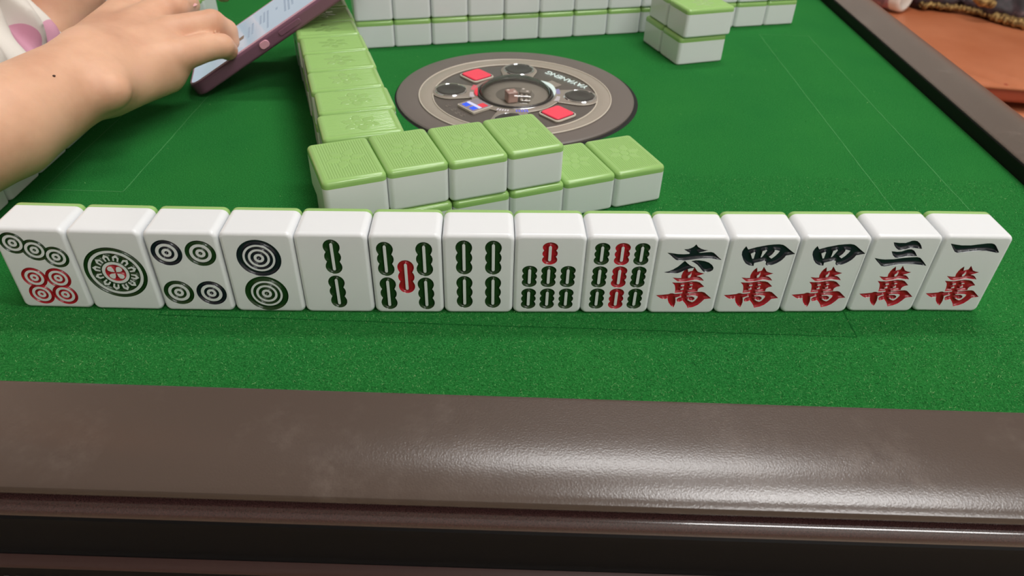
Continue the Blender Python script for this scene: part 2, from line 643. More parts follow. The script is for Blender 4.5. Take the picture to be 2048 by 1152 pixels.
# fine grain along the lower front skirt
g = MB()
for i in range(150):
    x = -335 + i * 4.5
    for zz in (-61.5, -64.0):
        g.box(x, x + 2.0, -HY - 37.0, -HY - 35.8, zz, zz + 0.9)
tag(obj('skirt_grain', g.mesh('skirt_grain'), M['stitch'], table), kind='stuff')
obj('under_box', MB().box(-HX - 19, HX + 19, -HY - 19, HY + 19, -126, -12).mesh('under_box'), M['body'], table)
obj('pedestal', MB().box(-85, 85, -85, 85, -720, -126).mesh('pedestal'), M['body'], table)
obj('foot_plate', MB().box(-200, 200, -92, 92, -760, -720).mesh('foot_plate'), M['body'], table)
# the four tile-lift flaps are cut into the felt
for sx in range(4):
    if sx == 0:
        loop = [(-150, -252.5), (151.5, -252.5), (151.5, -211), (-150, -211)]
    elif sx == 1:
        loop = [(211, -150), (254, -150), (254, 152), (211, 152)]
    elif sx == 2:
        loop = [(-150, 211), (150, 211), (150, 254), (-150, 254)]
    else:
        loop = [(-254.5, -150), (-211, -150), (-211, 150), (-254.5, 150)]
    mb = MB()
    for k in range(4):
        a, b = np.array(loop[k], float), np.array(loop[(k + 1) % 4], float)
        t = (b - a) / np.linalg.norm(b - a)
        n = np.array([-t[1], t[0]])
        steps = 40
        pts = [a + (b - a) * q / steps + n * rng.normal(0, 0.12) for q in range(steps + 1)]
        vv = []
        for p in pts:
            wd = 0.22 + 0.16 * rng.random()
            vv += [(*(p - n * wd), 0.10), (*(p + n * wd), 0.10)]
        mb.add(vv, [(2 * q, 2 * q + 1, 2 * q + 3, 2 * q + 2) for q in range(steps)])
    obj('felt_seam', mb.mesh('felt_seam'), M['seam_dark' if sx == 0 else 'seam'], table)


def fibres(n, x0, x1, y0, y1, lo, hi, wd):
    """short curled felt fibres: two-segment strips in world xy"""
    P = np.stack([rng.uniform(x0, x1, n), rng.uniform(y0, y1, n)], 1)
    a = rng.uniform(0, 2 * math.pi, n)
    L = rng.uniform(lo, hi, n)
    bend = rng.normal(0, 0.7, n)
    h = rng.uniform(0.05, 0.55, n)
    d1 = np.stack([np.cos(a), np.sin(a)], 1)
    d2 = np.stack([np.cos(a + bend), np.sin(a + bend)], 1)
    nn = np.stack([-np.sin(a), np.cos(a)], 1) * wd
    p0, p1 = P, P + d1 * (L / 2)[:, None]
    p2 = p1 + d2 * (L / 2)[:, None]
    V = np.zeros((n, 5, 3))
    V[:, 0, :2], V[:, 1, :2] = p0 - nn, p0 + nn
    V[:, 2, :2], V[:, 3, :2] = p1 - nn, p1 + nn
    V[:, 4, :2] = p2
    V[:, 2:4, 2] = h[:, None]
    V[:, 4, 2] = h * rng.uniform(0.3, 1.8, n)
    V[:, :2, 2] = 0.02
    k = np.arange(n)[:, None] * 5
    q = np.concatenate([k + 0, k + 1, k + 3, k + 2], 1)
    t = np.concatenate([k + 2, k + 3, k + 4], 1)
    return V.reshape(-1, 3), q, t


def table_local(V):
    W = V.copy()
    c, s = math.cos(-TROT), math.sin(-TROT)
    x, y = V[:, 0] - TC[0], V[:, 1] - TC[1]
    W[:, 0], W[:, 1] = x * c - y * s, x * s + y * c
    return W


parts_v, parts_f, off = [], [], 0
for args in ((62000, -235, 245, -57, 0, 0.5, 1.5, 0.055), (26000, 60, 299, 0, 130, 0.5, 1.5, 0.06), (3000, -290, 299, 20, 420, 0.6, 1.6, 0.09)):
    V, q, t = fibres(*args)
    r2 = (V[:, 0] - TC[0]) ** 2 + (V[:, 1] - TC[1]) ** 2
    parts_v.append(table_local(V))
    keep = r2.reshape(-1, 5).min(1) > (HOLE + 2) ** 2
    parts_f += (q[keep] + off).tolist() + (t[keep] + off).tolist()
    off += len(V)
tag(obj('felt_fibre', mesh_of('felt_fibre', np.concatenate(parts_v), parts_f, False), M['fibre'], table), kind='stuff')

# ------------------------------------------------------------------ mahjong tiles
TW, TH, TD = 29.8, 41.0, 21.4        # width, height, thickness (mm)
RC, RB = 2.9, 1.7                    # corner and edge rounding
SEAM = TD - 3.8                      # the green back starts here


def tile_back_mesh():
    """green back: rounded shell with ribbed relief and a six-petal flower"""
    RBK = 2.2
    lv = [(SEAM, 0, 0)] + arc_levels(0, TD, RBK, 1)
    V, N, F, n = loft_box(TW, TH, RC, lv)
    cap = V[-n:]
    wx, wy = TW / 2 - RBK - 0.4, TH / 2 - RBK - 0.4
    nx, ny = 116, 84
    gx, gy = np.linspace(-wx, wx, nx), np.linspace(-wy, wy, ny)
    X, Y = np.meshgrid(gx, gy, indexing='ij')
    edge = np.clip(np.minimum(wx - np.abs(X), wy - np.abs(Y)) / 0.8, 0, 1)
    rib = -0.24 * (0.5 + 0.5 * np.cos(2 * math.pi * X / 1.22)) ** 1.6
    border = np.full_like(X, 9.0)
    inside = np.hypot(X, Y) < 2.5
    border = np.minimum(border, np.abs(np.hypot(X, Y) - 2.5))
    for k in range(6):
        a = math.radians(60 * k + 8)
        u = X * math.cos(a) + Y * math.sin(a)
        w = -X * math.sin(a) + Y * math.cos(a)
        s = np.clip((u - 2.9) / 6.9, 0, 1)
        hw = 2.45 * np.sin(math.pi * s ** 0.75) ** 0.8
        ins = (u > 2.9) & (u < 9.8) & (np.abs(w) < hw)
        inside |= ins
        border = np.where((u > 2.6) & (u < 10), np.minimum(border, np.abs(np.abs(w) - hw)), border)
    H = np.where(inside, 0.02, rib)
    H -= 0.20 * np.clip(1 - border / 0.3, 0, 1)
    H *= edge
    base = len(V)
    V += [(X[i, j], Y[i, j], TD + H[i, j]) for i in range(nx) for j in range(ny)]
    F += [(base + i * ny + j, base + (i + 1) * ny + j, base + (i + 1) * ny + j + 1, base + i * ny + j + 1) for i in range(nx - 1) for j in range(ny - 1)]
    # flat border between the rounding and the relief
    loop = [Vector((p[0], p[1])) for p in cap] + [Vector(p) for p in ((-wx, -wy), (wx, -wy), (wx, wy), (-wx, wy))]
    m = len(cap)
    ed = [(k, (k + 1) % m) for k in range(m)] + [(m, m + 1), (m + 1, m + 2), (m + 2, m + 3), (m + 3, m)]
    ov, oe, of, *_ = delaunay_2d_cdt(loop, ed, [], 0, 1e-4)
    b2 = len(V)
    V += [(p.x, p.y, TD) for p in ov]
    for t in of:
        cx = sum(ov[i].x for i in t) / 3
        cy = sum(ov[i].y for i in t) / 3
        if abs(cx) < wx and abs(cy) < wy:
            continue
        F.append(tuple(b2 + i for i in t))
    me = mesh_of('tile_back', V, F, True)
    return me


def plain_body_mesh():
    lv = list(reversed(arc_levels(0, 0, RB, -1))) + [(SEAM, 0, 0)]
    V, N, F, n = loft_box(TW, TH, RC, lv)
    F.append(tuple(reversed(range(n))))
    return mesh_of('tile_body', V, F, True, N)


BACK_ME, BODY_ME = tile_back_mesh(), plain_body_mesh()


# ---- engraved faces: marks in face millimetres (u to the right, v up from the lower edge)
def pip(P, loop):
    x, y = P[:, 0], P[:, 1]
    L = np.array(loop)
    c = np.zeros(len(P), bool)
    for (x0, y0), (x1, y1) in zip(L, np.roll(L, -1, 0)):
        cond = (y0 > y) != (y1 > y)
        xi = x0 + (y - y0) * (x1 - x0) / ((y1 - y0) if y1 != y0 else 1e-9)
        c ^= cond & (x < xi)
    return c


def circle(cx, cy, r, n=44):
    return [(cx + r * math.cos(2 * math.pi * k / n), cy + r * math.sin(2 * math.pi * k / n)) for k in range(n)]


def polygon_mark(name, loops, colour, label=None):
    def inside(P):
        c = np.zeros(len(P), bool)
        for l in loops:
            c ^= pip(P, l)
        return c
    return dict(name=name, loops=loops, inside=inside, colour=colour, label=label)


def widen(loops, d):
    """swell painted outlines by d: outer loops grow, holes shrink"""
    out = []
    for i, l in enumerate(loops):
        P = np.array(l, float)
        area = 0.5 * np.sum(P[:, 0] * np.roll(P[:, 1], -1) - np.roll(P[:, 0], -1) * P[:, 1])
        hole = any(j != i and pip(P[:1], loops[j])[0] for j in range(len(loops)))
        s = (1 if area > 0 else -1) * (-1 if hole else 1) * d
        e = np.roll(P, -1, 0) - P
        e /= np.linalg.norm(e, axis=1)[:, None] + 1e-9
        n = np.stack([e[:, 1], -e[:, 0]], 1)
        m = n + np.roll(n, 1, 0)
        L = np.linalg.norm(m, axis=1)
        m = m / np.maximum(L, 1e-6)[:, None] * np.minimum(2.0 / np.maximum(L, 0.6), 1.8)[:, None]
        out.append([tuple(q) for q in P + m * s])
    return out


def fix_v(loops):
    return widen([[(u, 20.5 + (v - 20.2) * 0.955) for u, v in l] for l in loops], 0.17)


def stick(cu, cv, small, colour):
    h, R, b = (5.6, 3.2, 2.45) if small else (8.6, 3.45, 3.65)
    cs = (-(h - b), 0.0, h - b)
    vs_ = h * np.sin(np.linspace(-math.pi / 2, math.pi / 2, 35))
    hw = np.max([R * np.sqrt(np.clip(1 - ((vs_ - c) / b) ** 2, 0, 1)) for c in cs], 0)
    hw[0] = hw[-1] = 0
    right = [(cu + w, cv + y) for w, y in zip(hw, vs_)]
    left = [(cu - w, cv + y) for w, y in zip(hw[1:-1], vs_[1:-1])]
    outer = right + left[::-1]
    q, w = h - 1.75, 0.62
    slot = [(cu - w, cv - q + 0.5), (cu - w * 0.5, cv - q), (cu + w * 0.5, cv - q), (cu + w, cv - q + 0.5), (cu + w, cv + q - 0.6), (cu + w * 0.35, cv + q), (cu - w * 0.35, cv + q), (cu - w, cv + q - 0.6)]
    return polygon_mark('bamboo_mark', [outer, slot], colour)


def dots(centres, bands, colours, R):
    """ring marks; bands of dark paint as shares of R; touching circles share their rims"""
    C = np.array(centres)
    out = []
    for i, (cu, cv) in enumerate(centres):
        loops = []
        for a, b in bands:
            loops.append(circle(cu, cv, R * b))
            if a > 0:
                loops.append(circle(cu, cv, R * a))

        def inside(P, i=i):
            D = np.hypot(P[:, None, 0] - C[None, :, 0], P[:, None, 1] - C[None, :, 1]) / R
            own = D[:, i]
            near = D.argmin(1) == i
            c = np.zeros(len(P), bool)
            for a, b in bands:
                c |= (own >= a) & (own <= b)
            return c & near
        out.append(dict(name='dot_mark', loops=loops, inside=inside, colour=colours[i], label=None))
    return out


def flower_dot(cu, cv, R):
    g, r = [], []
    for q in (1.0, 0.87, 0.775, 0.43):
        g.append(circle(cu, cv, R * q, 64))
    shape = [(.475, -.088), (.63, -.105), (.735, 0), (.63, .105), (.475, .088), (.475, .036), (.595, .042), (.625, 0), (.595, -.042), (.475, -.036)]
    for k in range(12):
        a = 2 * math.pi * (k + 0.5) / 12
        g.append([(cu + R * (p * math.cos(a) - q * math.sin(a)), cv + R * (p * math.sin(a) + q * math.cos(a))) for p, q in shape])
    r.append(circle(cu, cv, R * 0.33, 40))
    petal = [(.035, 0), (.13, -.075), (.22, -.105), (.285, -.06), (.295, 0), (.285, .06), (.22, .105), (.13, .075)]
    for k in range(4):
        a = math.pi / 4 + math.pi / 2 * k
        r.append([(cu + R * (p * math.cos(a) - q * math.sin(a)), cv + R * (p * math.sin(a) + q * math.cos(a))) for p, q in petal])
    return [polygon_mark('dot_mark', g, 'mark_green', 'dark green flower ring'), polygon_mark('dot_mark', r, 'mark_red', 'red centre with four petals')]


def seg_dist(P, loops):
    best = np.full(len(P), 1e9)
    for l in loops:
        A = np.array(l)
        B = np.roll(A, -1, 0)
        D = B - A
        L2 = (D ** 2).sum(1) + 1e-12
        t = np.clip(((P[:, None, :] - A[None]) * D[None]).sum(2) / L2[None], 0, 1)
        q = A[None] + t[..., None] * D[None]
        best = np.minimum(best, np.hypot(P[:, None, 0] - q[..., 0], P[:, None, 1] - q[..., 1]).min(1))
    return best


def engraved_meshes(marks, depth=1.0):
    """white body whose face is cut by the marks, and one painted recess mesh for each mark"""
    lv = list(reversed(arc_levels(0, 0, RB, -1))) + [(SEAM, 0, 0)]
    V, N, F, n = loft_box(TW, TH, RC, lv)
    pts, edges = [], []

    def loop_in(l):
        k = len(pts)
        pts.extend(l)
        edges.extend((k + i, k + (i + 1) % len(l)) for i in range(len(l)))
    loop_in([(-p[0], p[1] + TH / 2) for p in V[:n]])            # local x runs against u
    for m in marks:
        for l in m['loops']:
            loop_in(l)
    uu, vv = np.meshgrid(np.arange(-13, 13.01, 0.42), np.arange(1.9, 39.2, 0.42), indexing='ij')
    G = np.stack([uu.ravel(), vv.ravel()], 1)
    for m in marks:
        ins = G[m['inside'](G)]
        if len(ins):
            d = seg_dist(ins, m['loops'])
            pts.extend(map(tuple, ins[d > 0.16]))
    ov, oe, of, *_ = delaunay_2d_cdt([Vector(p) for p in pts], edges, [], 0, 1e-4)
    P = np.array([(p.x, p.y) for p in ov])
    T = np.array([t for t in of if len(t) == 3])
    cen = P[T].mean(1)
    owner = -np.ones(len(T), int)
    for i, m in enumerate(marks):
        owner[(owner < 0) & m['inside'](cen)] = i
    base = len(V)
    V += [(-p[0], p[1] - TH / 2, 0.0) for p in P]
    N += [(0, 0, -1.0)] * len(P)
    for t in T[owner < 0]:
        F.append(tuple(int(base + i) for i in t))
    body = mesh_of('tile_body', V, F, True, N)
    out = []
    for i, m in enumerate(marks):
        tt = T[owner == i]
        ids, inv = np.unique(tt, return_inverse=True)
        Q = P[ids]
        d = seg_dist(Q, m['loops'])
        z = depth * np.clip(d / 0.75, 0, 1) ** 0.55
        z[d < 0.02] = 0.0
        vv_ = [(-q[0], q[1] - TH / 2, zz) for q, zz in zip(Q, z)]
        out.append(mesh_of(m['name'], vv_, inv.reshape(-1, 3), True))
    return body, out


def tile(label, group, x, y, z, rotz, lying=True, marks=None):
    """(x, y) is the middle of the footprint; lying = green back up, else standing with the face to -y"""
    t = thing('mahjong_tile', label, 'mahjong tile', (x, y, z), 0, group)
    if lying:
        t.rotation_euler = (0, 0, rotz)
    else:
        R = Matrix.Rotation(rotz, 4, 'Z') @ Matrix(((-1, 0, 0, 0), (0, 0, 1, -TD / 2 * MM), (0, 1, 0, TH / 2 * MM), (0, 0, 0, 1)))
        t.matrix_world = Matrix.Translation(Vector((x, y, z)) * MM) @ R
    if marks:
        body, mm = engraved_meshes(marks)
        obj('tile_body', body, M['white'], t)
        for m, me in zip(marks, mm):
            p = obj(m['name'], me, M[m['colour']], t)
            if m['label']:
                p['label'] = m['label']
    else:
        obj('tile_body', BODY_ME, M['white'], t)
    obj('green_back', BACK_ME, M['green'], t)
    return t


# traced outlines of the characters (mm on the face)
WAN = [[[-6.18,19.56],[-4.24,19.18],[-2.47,19.22],[-2.65,20.79],[-2.29,22.56],[-1.73,23.81],[-0.88,24.86],[-0.36,22.6],[0.64,23.0],[1.73,23.37],[1.93,24.3],[2.07,25.33],[2.68,24.32],[3.69,22.9],[5.01,22.31],[6.61,21.97],[5.39,21.45],[4.16,20.94],[3.52,20.41],[5.04,20.06],[6.07,19.31],[7.12,18.14],[6.15,18.26],[4.56,18.54],[3.01,18.61],[1.57,18.27],[-0.51,17.69],[-2.67,17.5],[-3.92,17.76],[-5.15,18.74]],
 [[-0.04,20.85],[1.58,22.23],[1.45,20.25],[1.05,19.41],[0.02,19.45]],
 [[-6.01,16.83],[-4.35,16.61],[-1.82,16.71],[0.46,17.19],[2.26,17.48],[4.34,17.32],[5.63,16.88],[6.73,15.84],[7.86,14.7],[6.58,14.35],[5.8,13.69],[5.4,12.82],[5.52,11.96],[3.42,11.74],[1.29,11.65],[1.4,10.79],[3.41,11.05],[5.56,11.43],[7.6,11.54],[8.72,11.17],[10.29,9.69],[12.08,8.03],[10.41,7.77],[9.33,7.59],[8.28,5.81],[6.94,4.12],[5.11,2.96],[2.98,2.36],[2.3,3.79],[1.26,5.32],[-0.04,6.83],[-0.71,6.38],[-1.65,5.87],[-2.36,6.34],[-2.57,7.33],[-1.95,8.06],[-0.74,8.46],[-0.93,9.55],[-2.15,8.97],[-3.73,8.28],[-3.41,7.2],[-3.2,5.44],[-3.3,3.89],[-3.58,2.77],[-4.64,3.64],[-5.88,5.38],[-6.47,6.91],[-6.73,8.17],[-7.75,7.65],[-8.77,7.56],[-9.9,8.04],[-10.92,8.78],[-11.93,9.52],[-9.38,9.68],[-6.7,10.07],[-5.94,10.52],[-5.09,10.58],[-4.15,10.19],[-2.45,10.34],[-0.64,10.7],[-0.78,11.72],[-1.66,11.42],[-4.02,11.21],[-4.07,12.61],[-4.36,14.32],[-4.8,15.59]],
 [[-2.34,15.6],[-0.59,15.79],[-0.52,14.72],[-2.27,14.54]],
 [[1.49,16.05],[2.93,16.08],[3.21,15.23],[1.56,14.98]],
 [[-2.17,13.34],[-0.6,13.97],[-0.49,12.69],[-2.08,12.55]],
 [[1.51,13.7],[3.04,14.48],[3.19,13.1],[1.6,12.95]],
 [[1.16,9.59],[3.2,9.7],[5.28,9.69],[6.41,9.28],[6.47,8.29],[5.95,7.19],[5.26,6.07],[4.36,5.46],[3.01,6.02],[1.53,7.2],[2.86,7.45],[3.24,6.91],[4.22,6.82],[4.87,7.38],[4.78,8.15],[3.76,8.78],[2.39,8.75],[1.25,8.83]]]
FOUR = [[[-7.9,36.3],[-7.07,34.99],[-6.74,34.7],[-3.39,35.97],[0.91,37.05],[3.6,37.4],[5.88,37.51],[7.46,37.2],[8.68,36.44],[10.69,34.8],[12.25,33.55],[13.44,32.68],[11.97,32.34],[9.95,31.9],[9.49,30.68],[8.6,29.24],[7.04,27.79],[5.31,26.83],[3.25,26.43],[2.58,26.97],[2.38,28.49],[1.82,28.99],[-0.39,28.53],[-2.85,27.76],[-2.82,27.05],[-2.75,26.24],[-4.51,26.5],[-6.13,27.49],[-7.47,29.28],[-8.74,32.07],[-8.93,33.66],[-8.58,35.06]],
 [[-5.41,32.65],[-3.75,33.78],[-3.19,33.3],[-3.26,29.78],[-4.09,29.76]],
 [[-0.62,34.15],[1.05,34.92],[1.62,34.4],[0.52,31.68],[0.07,30.67],[-0.76,30.34],[-0.65,32.26]],
 [[4.35,34.96],[7.03,34.32],[6.6,33.02],[5.5,31.19],[4.17,29.79],[2.63,31.03],[3.81,32.36],[4.49,33.97]]]
SIX = [[[0.78,37.35],[1.6,36.16],[3.17,35.12],[4.57,34.62],[5.98,34.54],[4.2,33.97],[2.48,33.53],[2.31,33.13],[3.56,33.02],[5.64,33.31],[7.74,33.46],[8.79,33.08],[9.99,32.02],[11.22,30.75],[12.64,29.58],[11.08,29.81],[9.02,30.2],[5.7,30.33],[2.45,30.05],[-0.76,29.54],[-3.16,29.13],[-4.97,29.04],[-6.35,29.45],[-7.5,30.43],[-8.87,31.79],[-10.45,32.98],[-8.52,32.69],[-6.15,32.25],[-3.68,32.17],[-1.09,32.4],[-1.17,33.35],[-2.35,34.01],[-3.72,34.87],[-2.34,34.9],[-1.12,35.42],[0.04,36.23]],
 [[-2.59,28.64],[-1.57,27.55],[-0.21,26.37],[0.91,25.68],[2.08,25.2],[0.06,24.85],[-1.8,23.99],[-3.29,22.93],[-4.69,22.28],[-6.84,22.12],[-8.71,22.33],[-10.34,22.56],[-8.48,23.01],[-6.8,23.98],[-5.04,25.44],[-3.67,27.2]],
 [[0.39,28.64],[1.81,29.0],[3.64,28.98],[5.69,28.62],[7.65,27.86],[9.22,26.58],[10.08,25.17],[10.04,24.05],[9.18,23.31],[7.74,22.97],[6.37,23.14],[5.53,24.05],[4.44,25.46],[3.19,26.85],[1.66,28.03]]]
THREE = [[[-5.98,38.03],[-3.73,37.73],[-0.92,37.75],[0.51,38.38],[1.32,38.88],[2.43,39.01],[3.69,38.74],[5.07,37.69],[5.99,36.53],[6.91,34.96],[5.14,35.22],[3.55,35.48],[1.77,35.34],[0.16,34.71],[-1.51,34.27],[-2.91,34.44],[-4.28,35.5],[-5.26,36.67]],
 [[-5.31,33.29],[-3.09,33.04],[-1.13,33.18],[0.28,33.91],[1.63,34.34],[2.8,34.33],[4.03,33.7],[5.2,32.32],[6.09,31.03],[4.47,31.1],[2.44,31.15],[0.49,30.5],[-1.37,30.05],[-2.78,30.22],[-4.07,31.31]],
 [[-11.5,29.68],[-9.44,29.06],[-7.0,28.81],[-3.02,29.0],[0.77,29.7],[4.0,30.07],[6.64,30.23],[7.95,29.86],[8.96,28.97],[10.56,27.37],[12.1,25.75],[10.14,26.23],[6.92,26.67],[2.72,26.57],[-1.33,26.07],[-4.18,25.49],[-6.17,25.34],[-7.45,25.62],[-8.73,26.93],[-10.21,28.33]]]
ONE = [[[-11.17,37.25],[-9.24,36.79],[-6.4,36.36],[-2.43,36.45],[1.46,37.14],[4.27,37.6],[6.09,37.64],[7.25,37.27],[8.29,36.4],[9.56,34.83],[10.88,33.16],[10.3,32.94],[8.04,33.49],[5.29,34.03],[1.96,33.96],[-1.21,33.49],[-4.37,33.01],[-6.79,32.75],[-7.99,33.23],[-9.29,34.8]]]


G_, R_, N_ = 'mark_green', 'mark_red', 'mark_navy'
RING = [(0, .13), (.34, .53), (.75, 1.0)]
RING4 = [(0, .13), (.32, .50), (.71, 1.0)]
RING2 = [(0, .11), (.235, .38), (.49, .63), (.73, 1.0)]


def wan():
    return [polygon_mark('lower_character', fix_v(WAN), R_, 'red character')]


def number(loops, name='number_character'):
    return [polygon_mark(name, fix_v(loops), N_, 'blue-black numeral')]


def sv(v):
    return 20.5 + (v - 20.2) * 0.955


hand = [
    ('white tile with seven dots, three green in a slant over four red', dots([(-7.4, sv(34.0)), (0.3, sv(30.6)), (8.0, sv(27.2)), (-4.9, sv(15.8)), (5.1, sv(15.8)), (-4.9, sv(6.7)), (5.1, sv(6.7))], RING, [G_] * 3 + [R_] * 4, 5.2)),
    ('white tile with one large green flower dot around a red centre', flower_dot(0, sv(19.6), 12.8)),
    ('white tile with four dots, black and green set crosswise', dots([(-7.0, sv(30.8)), (6.8, sv(30.8)), (-7.0, sv(9.3)), (6.8, sv(9.3))], RING4, [N_, G_, G_, N_], 6.3)),
    ('white tile with two big dots, black above green', dots([(-0.2, sv(28.7)), (-0.2, sv(9.4))], RING2, [N_, G_], 9.1)),
    ('white tile with two green bamboo sticks one above the other', [stick(0.1, sv(29.8), 0, G_), stick(0.1, sv(10.8), 0, G_)]),
    ('white tile with four green bamboo sticks around a red one', [stick(-8.5, sv(28.9), 0, G_), stick(7.6, sv(28.9), 0, G_), stick(-8.5, sv(10.1), 0, G_), stick(7.6, sv(10.1), 0, G_), stick(-0.4, sv(19.4), 0, R_)]),
    ('white tile with four green bamboo sticks in two pairs', [stick(a, sv(b), 0, G_) for a in (-6.0, 6.2) for b in (29.9, 11.0)]),
    ('white tile with one red bamboo stick over six green ones', [stick(-0.2, sv(32.3), 1, R_)] + [stick(a, sv(b), 1, G_) for a in (-8.3, -0.2, 8.0) for b in (19.9, 7.4)]),
    ('white tile with nine bamboo sticks, the middle column red', [stick(a, sv(b), 1, R_ if abs(a) < 2 else G_) for a in (-8.3, 0.2, 8.4) for b in (32.2, 19.8, 7.5)]),
    ('white tile with a black six character over a red character', number(SIX) + wan()),
    ('white tile with black four over red character, next to the black six', number(FOUR) + wan()),
    ('white tile with black four over red character, next to the black three', number(FOUR) + wan()),
    ('white tile with three black strokes over a red character', number(THREE) + wan()),
    ('white tile with one black stroke over a red character, ending the row', number(ONE) + wan()),
]
XC = [-196.1, -165.8, -135.1, -104.7, -74.75, -44.6, -14.55, 15.35, 45.15, 74.9, 104.75, 135.05, 165.7, 196.1]
YC = [-2.6, -3.0, -3.0, -2.8, -2.4, -1.9, -1.2, -0.5, 0.2, 0.9, 1.9, 3.1, 4.6, 5.6]
AN = [-0.6, -0.3, 0.2, 0.4, 0.9, 1.2, 1.2, 1.4, 1.4, 1.2, 1.6, 1.6, 1.4, 0.5]
FELT = 0.0
for (label, marks), x, y, a in zip(hand, XC, YC, AN):
    tile(label, 'standing tiles of the front row', x, y + TD / 2, FELT, math.radians(a), False, marks)

ORD = ['first', 'second', 'third', 'fourth', 'fifth', 'sixth', 'seventh', 'eighth', 'ninth', 'tenth', 'eleventh', 'twelfth', 'thirteenth', 'fourteenth']


def jit(s=0.25):
    return rng.normal(0, s)


# short wall behind the hand: six tiles below, four above, stepped at its open end
na = math.radians(21.37)
dv, pv = np.array([math.cos(na), math.sin(na)]), np.array([-math.sin(na), math.cos(na)])
for i in range(1, -5, -1):
    c = np.array([27.5, 79.1]) + dv * (i + 0.5) * 30.0 + pv * (TH / 2 + jit(0.2))
    tile('green tile in the lower layer of the short stepped wall, %s from its open end' % ORD[1 - i], 'short wall behind the hand', c[0], c[1], FELT, na + math.radians(jit(0.3)))
for i in range(-1, -5, -1):
    c = np.array([26.2, 79.3]) + dv * (i + 0.5) * 30.0 + pv * (TH / 2 + (0.0, -0.6, 0.5, -0.4)[-1 - i])
    tile('green tile on top of the short stepped wall, %s from the step' % ORD[-1 - i], 'short wall behind the hand', c[0], c[1], FELT + TD, na + math.radians((0.4, -0.3, 0.5, 0.8)[-1 - i]))
# side wall leading away from the short wall, under the phone
la = math.radians(17.6)
t_, l_ = np.array([-math.sin(la), math.cos(la)]), np.array([math.cos(la), math.sin(la)])
for k in range(8):
    for lay in (0, 1):
        c = np.array([-53.0, 91.2]) + t_ * (15.4 + 30.9 * k) - l_ * (TH / 2 + 0.6 + (0.8 if k == 0 else jit(0.5)))
        tile('green tile in side wall under phone, %s layer, %s from the short wall' % (('lower', 'upper')[lay], ORD[k]), 'side wall under the phone',
             c[0], c[1], FELT + TD * lay, la + math.pi / 2 + math.radians(jit(0.4) + (1.2 if k == 0 else 0)))
# long far wall
ba = 0.241
db, pb = np.array([math.cos(ba), math.sin(ba)]), np.array([-math.sin(ba), math.cos(ba)])
for k in range(13):
    for lay in (0, 1):
        c = np.array([-92.3, 335.2]) + db * (k - 1 + 0.5) * 30.0 + pb * (TH / 2 + jit(0.25))
        tile('tile in long far wall, %s layer, %s from the side wall' % (('lower', 'upper')[lay], ORD[k]), 'long far wall',
             c[0], c[1], FELT + TD * lay, ba + math.radians(jit(0.2)))
# four tiles left of the wall on the other side
ra = math.radians(18.0)
tr_, lr_ = np.array([-math.sin(ra), math.cos(ra)]), np.array([math.cos(ra), math.sin(ra)])
for k in range(2):
    for lay in (0, 1):
        o = np.array([130.2, 308.6]) if lay == 0 else np.array([132.3, 307.6])
        c = o + tr_ * (15 + 30.3 * k) + lr_ * (TH / 2)
        tile('tile of the small block of four, %s layer, %s' % (('lower', 'upper')[lay], ('away from the far wall', 'towards the far wall')[k]),
             'block of four tiles', c[0], c[1], FELT + TD * lay, ra + math.pi / 2)
# flat row under the arm
for k in range(12):
    y = 70.0 + 30.1 * k
    x = -263.6 + 0.015 * (y - 85) - TH / 2
    tile('face-down tile in the flat row under the arm, %s from the dot tiles' % ORD[k], 'flat row under the arm', x, y, FELT, math.pi / 2 + math.radians(-0.8 + jit(0.3)))

# ------------------------------------------------------------------ dice console in the middle of the table
con = thing('dice_console', 'round grey console with dice dome, knobs and red buttons set in the felt', 'console', (TC[0], TC[1], 0), math.radians(-4.0))
CY0 = -2.5                      # the inner face sits a little towards the hand
tag(obj('gap', MB().lathe([(85.2, 0.12), (80, 0.10)], 96, (1.0, -0.6, 0)).mesh('gap'), M['black'], con), 'dark gap round the ring')
obj('well', MB().lathe([(84.4, -0.2), (84.4, -9), (0, -9)], 64).mesh('well'), M['black'], con)
obj('outer_ring', MB().lathe([(83.4, -6), (83.4, 1.3), (82.8, 1.9), (82.0, 2.1), (69.5, 2.1), (66.5, 1.5)], 128).mesh('outer_ring', angle=40), M['ring'], con)
C0 = (0, -3.0, 0)
obj('bezel', MB().lathe([(67.3, 1.2), (67.0, 2.3), (66.2, 2.6), (60, 2.2), (57.4, 1.5)], 128, C0).mesh('bezel', angle=30), M['bezel'], con)
for rr in (67.1, 57.6):
    ring = [(C0[0] + rr * math.cos(2 * math.pi * k / 128), C0[1] + rr * math.sin(2 * math.pi * k / 128), 2.5 if rr > 60 else 1.8) for k in range(128)]
    obj('edge_line', MB().tube(ring, 0.55, 6, True).mesh('edge_line', True), M['edge'], con)
obj('dark_panel', MB().lathe([(57.8, 1.45), (20, 1.45)], 96, C0).mesh('dark_panel'), M['panel'], con)
KN = [(45.3 * math.cos(a), 45.3 * math.sin(a) + C0[1]) for a in (0, math.pi / 2, math.pi, -math.pi / 2)]


def plate_sdf(x, y):
    y = y - C0[1]
    d = math.hypot(x, y) - 31.0
    for kx, ky in KN:
        ky -= C0[1]
        p = math.hypot(x - kx, y - ky) - 13.2
        h = max(0, min(1, 0.5 + 0.5 * (d - p) / 9))
        d = d + (p - d) * h - 9 * h * (1 - h)
    return d


def plate_loop(shrink):
    out = []
    for k in range(240):
        a = 2 * math.pi * k / 240
        r = 57.6
        while r > 10 and plate_sdf(r * math.cos(a), r * math.sin(a) + C0[1]) > -shrink:
            r -= 0.15
        out.append((r * math.cos(a), r * math.sin(a) + C0[1]))
    return out


